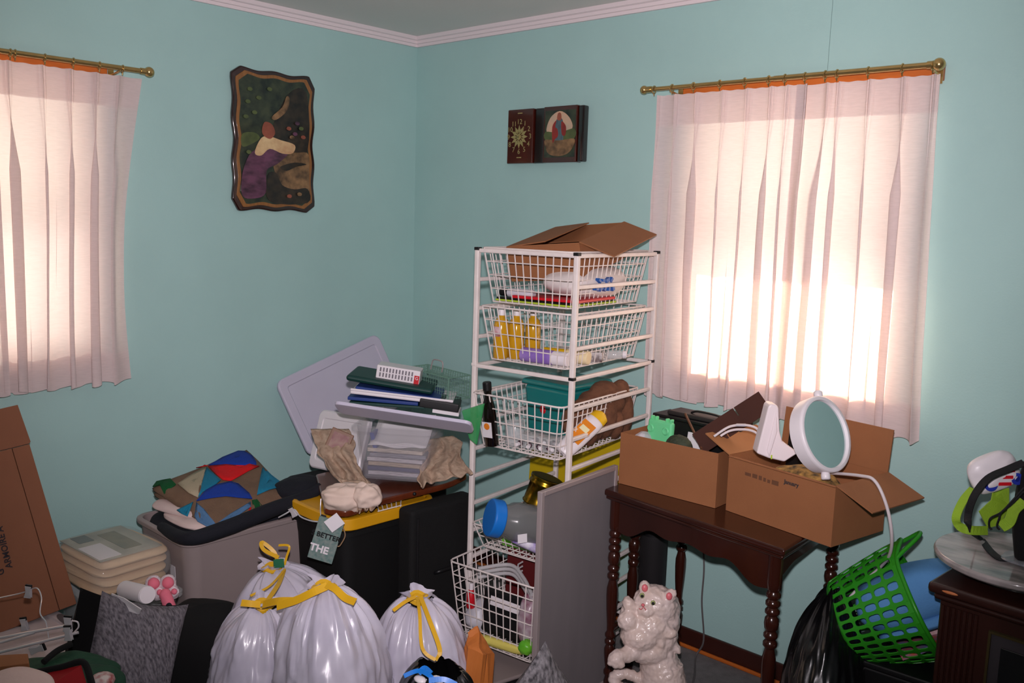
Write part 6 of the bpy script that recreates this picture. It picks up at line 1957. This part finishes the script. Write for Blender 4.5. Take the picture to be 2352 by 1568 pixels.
trash_bag('white trash bag at the left front of the heap, beside the black cloth', (c3.x, c3.y, 0.0), 0.145, 0.145, g3.z, 5.0,
          [([at(598, 1388, D=2.46), at(575, 1386, D=2.45), at(554, 1384, D=2.45)], 0.018), ([at(604, 1388, D=2.46), at(640, 1380, D=2.42), at(690, 1380, D=2.40)], 0.020)], lean=(g3.x - c3.x, g3.y - c3.y))
c2 = at(780, 1480, D=2.40)
g2 = at(745, 1352, D=2.40)
trash_bag('largest white trash bag in the middle of the heap, with a wide yellow tie', (c2.x, c2.y, 0.0), 0.165, 0.165, g2.z, 8.3,
          [([at(752, 1345, D=2.34), at(718, 1360, D=2.33), at(680, 1378, D=2.34), at(636, 1392, D=2.36)], 0.021), ([at(750, 1342, D=2.34), at(770, 1352, D=2.32), at(792, 1372, D=2.30), at(816, 1382, D=2.28)], 0.019)], lean=(g2.x - c2.x, g2.y - c2.y), pleat=9)
c4 = at(978, 1470, D=2.60)
g4 = at(960, 1372, D=2.60)
trash_bag('white trash bag at the right of the heap, with a long hanging yellow loop', (c4.x, c4.y, 0.0), 0.150, 0.150, g4.z, 11.5,
          [([at(955, 1370, D=2.54), at(930, 1382, D=2.50), at(903, 1402, D=2.47)], 0.010), ([at(958, 1370, D=2.54), at(964, 1410, D=2.46), at(970, 1488, D=2.40), at(1000, 1515, D=2.39)], 0.009), ([at(966, 1370, D=2.54), at(985, 1420, D=2.46), at(1010, 1490, D=2.40), at(1002, 1517, D=2.39)], 0.012)], lean=(g4.x - c4.x, g4.y - c4.y), pleat=10)
# black trash bag by the table
M_bagb = mt('black_bin_liner', (12, 12, 14), 0.28, coat=0.3, bump=0.2, bscale=18)
bb_ = thing('trash_bag', 'black plastic trash bag slumped between the table and the green basket', 'trash bag', (2.405, -0.545, 0))
gk = at(1925, 1358, D=2.62)
bag_mesh((2.405, -0.555, 0.0), 0.113, 0.125, gk.z, 14.0, lean=(gk.x - 2.405 - 0.02, gk.y + 0.555), neck=0.02, wr=0.08).build('sack', M_bagb, bb_, smooth=True)
# crumpled paper bag
M_kraft = mt('orange_kraft_paper', (190, 110, 46), 0.7, var=0.3, vscale=12, rgb2=(156, 84, 32))
pk = thing('paper_bag', 'crumpled orange brown paper bag beside the right trash bag', 'bag', (at(1095, 1500, D=2.62).x, at(1095, 1500, D=2.62).y, 0))
def kp(x, y, dd=0.0):
    return at(x, y, D=2.60 + dd)
vsk = [kp(1072, 1450), kp(1100, 1438, 0.02), kp(1110, 1462, 0.02), kp(1135, 1500, 0.0), kp(1107, 1560, -0.02), kp(1068, 1532, -0.03), kp(1074, 1490, -0.06), kp(1103, 1500, -0.07), kp(1100, 1462, -0.03)]
low = [V((p.x, p.y, 0.0)) for p in (kp(1060, 1600, -0.05), kp(1112, 1600, -0.06), kp(1130, 1590, 0.05), kp(1070, 1590, 0.06))]
vk = vsk + [kp(1090, 1470, 0.09), kp(1120, 1510, 0.09)] + low
mbk = MB()
mbk.v = vk
bmk = bmesh.new()
for p in vk:
    bmk.verts.new(p)
bmesh.ops.convex_hull(bmk, input=bmk.verts)
bmesh.ops.subdivide_edges(bmk, edges=bmk.edges[:], cuts=3, use_grid_fill=True)
bmesh.ops.triangulate(bmk, faces=bmk.faces[:])
for v_ in bmk.verts:
    v_.co += V((nz(v_.co, 22, 1), nz(v_.co, 22, 2), 0.6 * nz(v_.co, 22, 3))) * 0.016
bmk.verts.ensure_lookup_table()
mbk.v = [v_.co.copy() for v_ in bmk.verts]
for i_, v_ in enumerate(bmk.verts):
    v_.index = i_
mbk.f = [tuple(v_.index for v_ in f_.verts) for f_ in bmk.faces]
bmk.free()
mbk.build('crumpled_sheet', M_kraft, pk)
fo = MB().slab([kp(1074, 1452, -0.01), kp(1096, 1440, 0.0), kp(1103, 1468, -0.01), kp(1080, 1474, -0.02)], 0.003).build('folded_mouth', M_kraft, pk)
# black bag with a blue ribbon at the bottom edge
bq = thing('gift_bag', 'black shiny bag tied with a bright blue ribbon at the bottom of the picture', 'bag', (at(1000, 1568, D=2.2).x, at(1000, 1568, D=2.2).y, 0))
ctop = at(1010, 1535, D=2.2)
bag_mesh((ctop.x, ctop.y, 0.0), 0.14, 0.11, ctop.z, 21.0, neck=0.06, wr=0.12, top_pow=0.5).build('sack', M_bagb, bq, smooth=True)
M_brib = mt('bright_blue_ribbon', (26, 120, 214), 0.35)
for P, w in (([at(928, 1552, D=2.08), at(960, 1540, D=2.08), at(985, 1550, D=2.06), at(1000, 1566, D=2.05)], 0.010), ([at(962, 1546, D=2.08), at(975, 1534, D=2.08), at(990, 1546, D=2.06)], 0.012), ([at(985, 1562, D=2.05), at(1020, 1560, D=2.05), at(1048, 1572, D=2.05)], 0.012)):
    k_ = smoothpath(P, 6)
    MB().ribbon(k_, w, [(-c_f + V((0, 0, 0.5)))] * len(k_), 0.001).build('ribbon', M_brib, bq)
for x in (965, 1005):
    MB().ball(at(x, 1560, D=2.07), (0.018, 0.012, 0.007), 10, 7).build('white_tag', M_white, bq, smooth=True)
# corner of a knitted cushion at the bottom edge
M_knit = mt('grey_knit', (142, 138, 142), 0.95, var=0.9, vscale=90, rgb2=(44, 42, 46), stretch=(1, 1, 0.5), bump=0.9, bscale=140)
kn = thing('cushion', 'peaked corner of a grey knitted cushion in front of the window screen', 'cushion', (at(1240, 1568, D=2.42).x, at(1240, 1568, D=2.42).y, 0))


def cushion(m, w, h, t, seed=0):
    def fn(u, v):
        x, y = 2 * u - 1, 2 * v - 1
        pinch = 1 - 0.10 * (1 - x * x) * 0 
        ex = x * (1 - 0.12 * (1 - abs(y)) ** 0 * (1 - y * y) * 0.9)
        ey = y * (1 - 0.10 * (1 - x * x) * 0.9)
        th = t / 2 * (max(0, 1 - x ** 2) * max(0, 1 - y ** 2)) ** 0.42
        th *= 1 + 0.12 * nz((x * 1.5, y * 1.5, 0), 1.4, seed)
        return ex * w / 2, ey * h / 2, th
    b_ = MB()
    b_.grid(lambda u, v: m @ V(fn(u, v)), 22, 22)
    b_.grid(lambda u, v: m @ V((lambda q: (q[0], q[1], -q[2]))(fn(u, v))), 22, 22)
    return b_


kc0, kc1, kc2 = at(1255, 1480, D=2.45), at(1205, 1570, D=2.36), at(1275, 1540, D=2.45)
_w = (c_r * 0.80 + c_f * 0.62).normalized()
_t = (c_u + c_r * 0.16).normalized()
kx = (_t * 0.72 + _w * 0.69).normalized()
ky = (_t * 0.72 - _w * 0.69)
ky = (ky - kx * ky.dot(kx)).normalized()
kz_ = kx.cross(ky)
kmx = Matrix((kx, ky, kz_)).transposed().to_4x4()
S2 = 0.40
kmx.translation = kc0 - (kx * 0.5 + ky * 0.5) * S2
kmx.translation = kc0 - kx * S2 * 0.49 - ky * S2 * 0.47
cushion(kmx, S2, S2, 0.11, 3).build('cover', M_knit, kn, smooth=True)
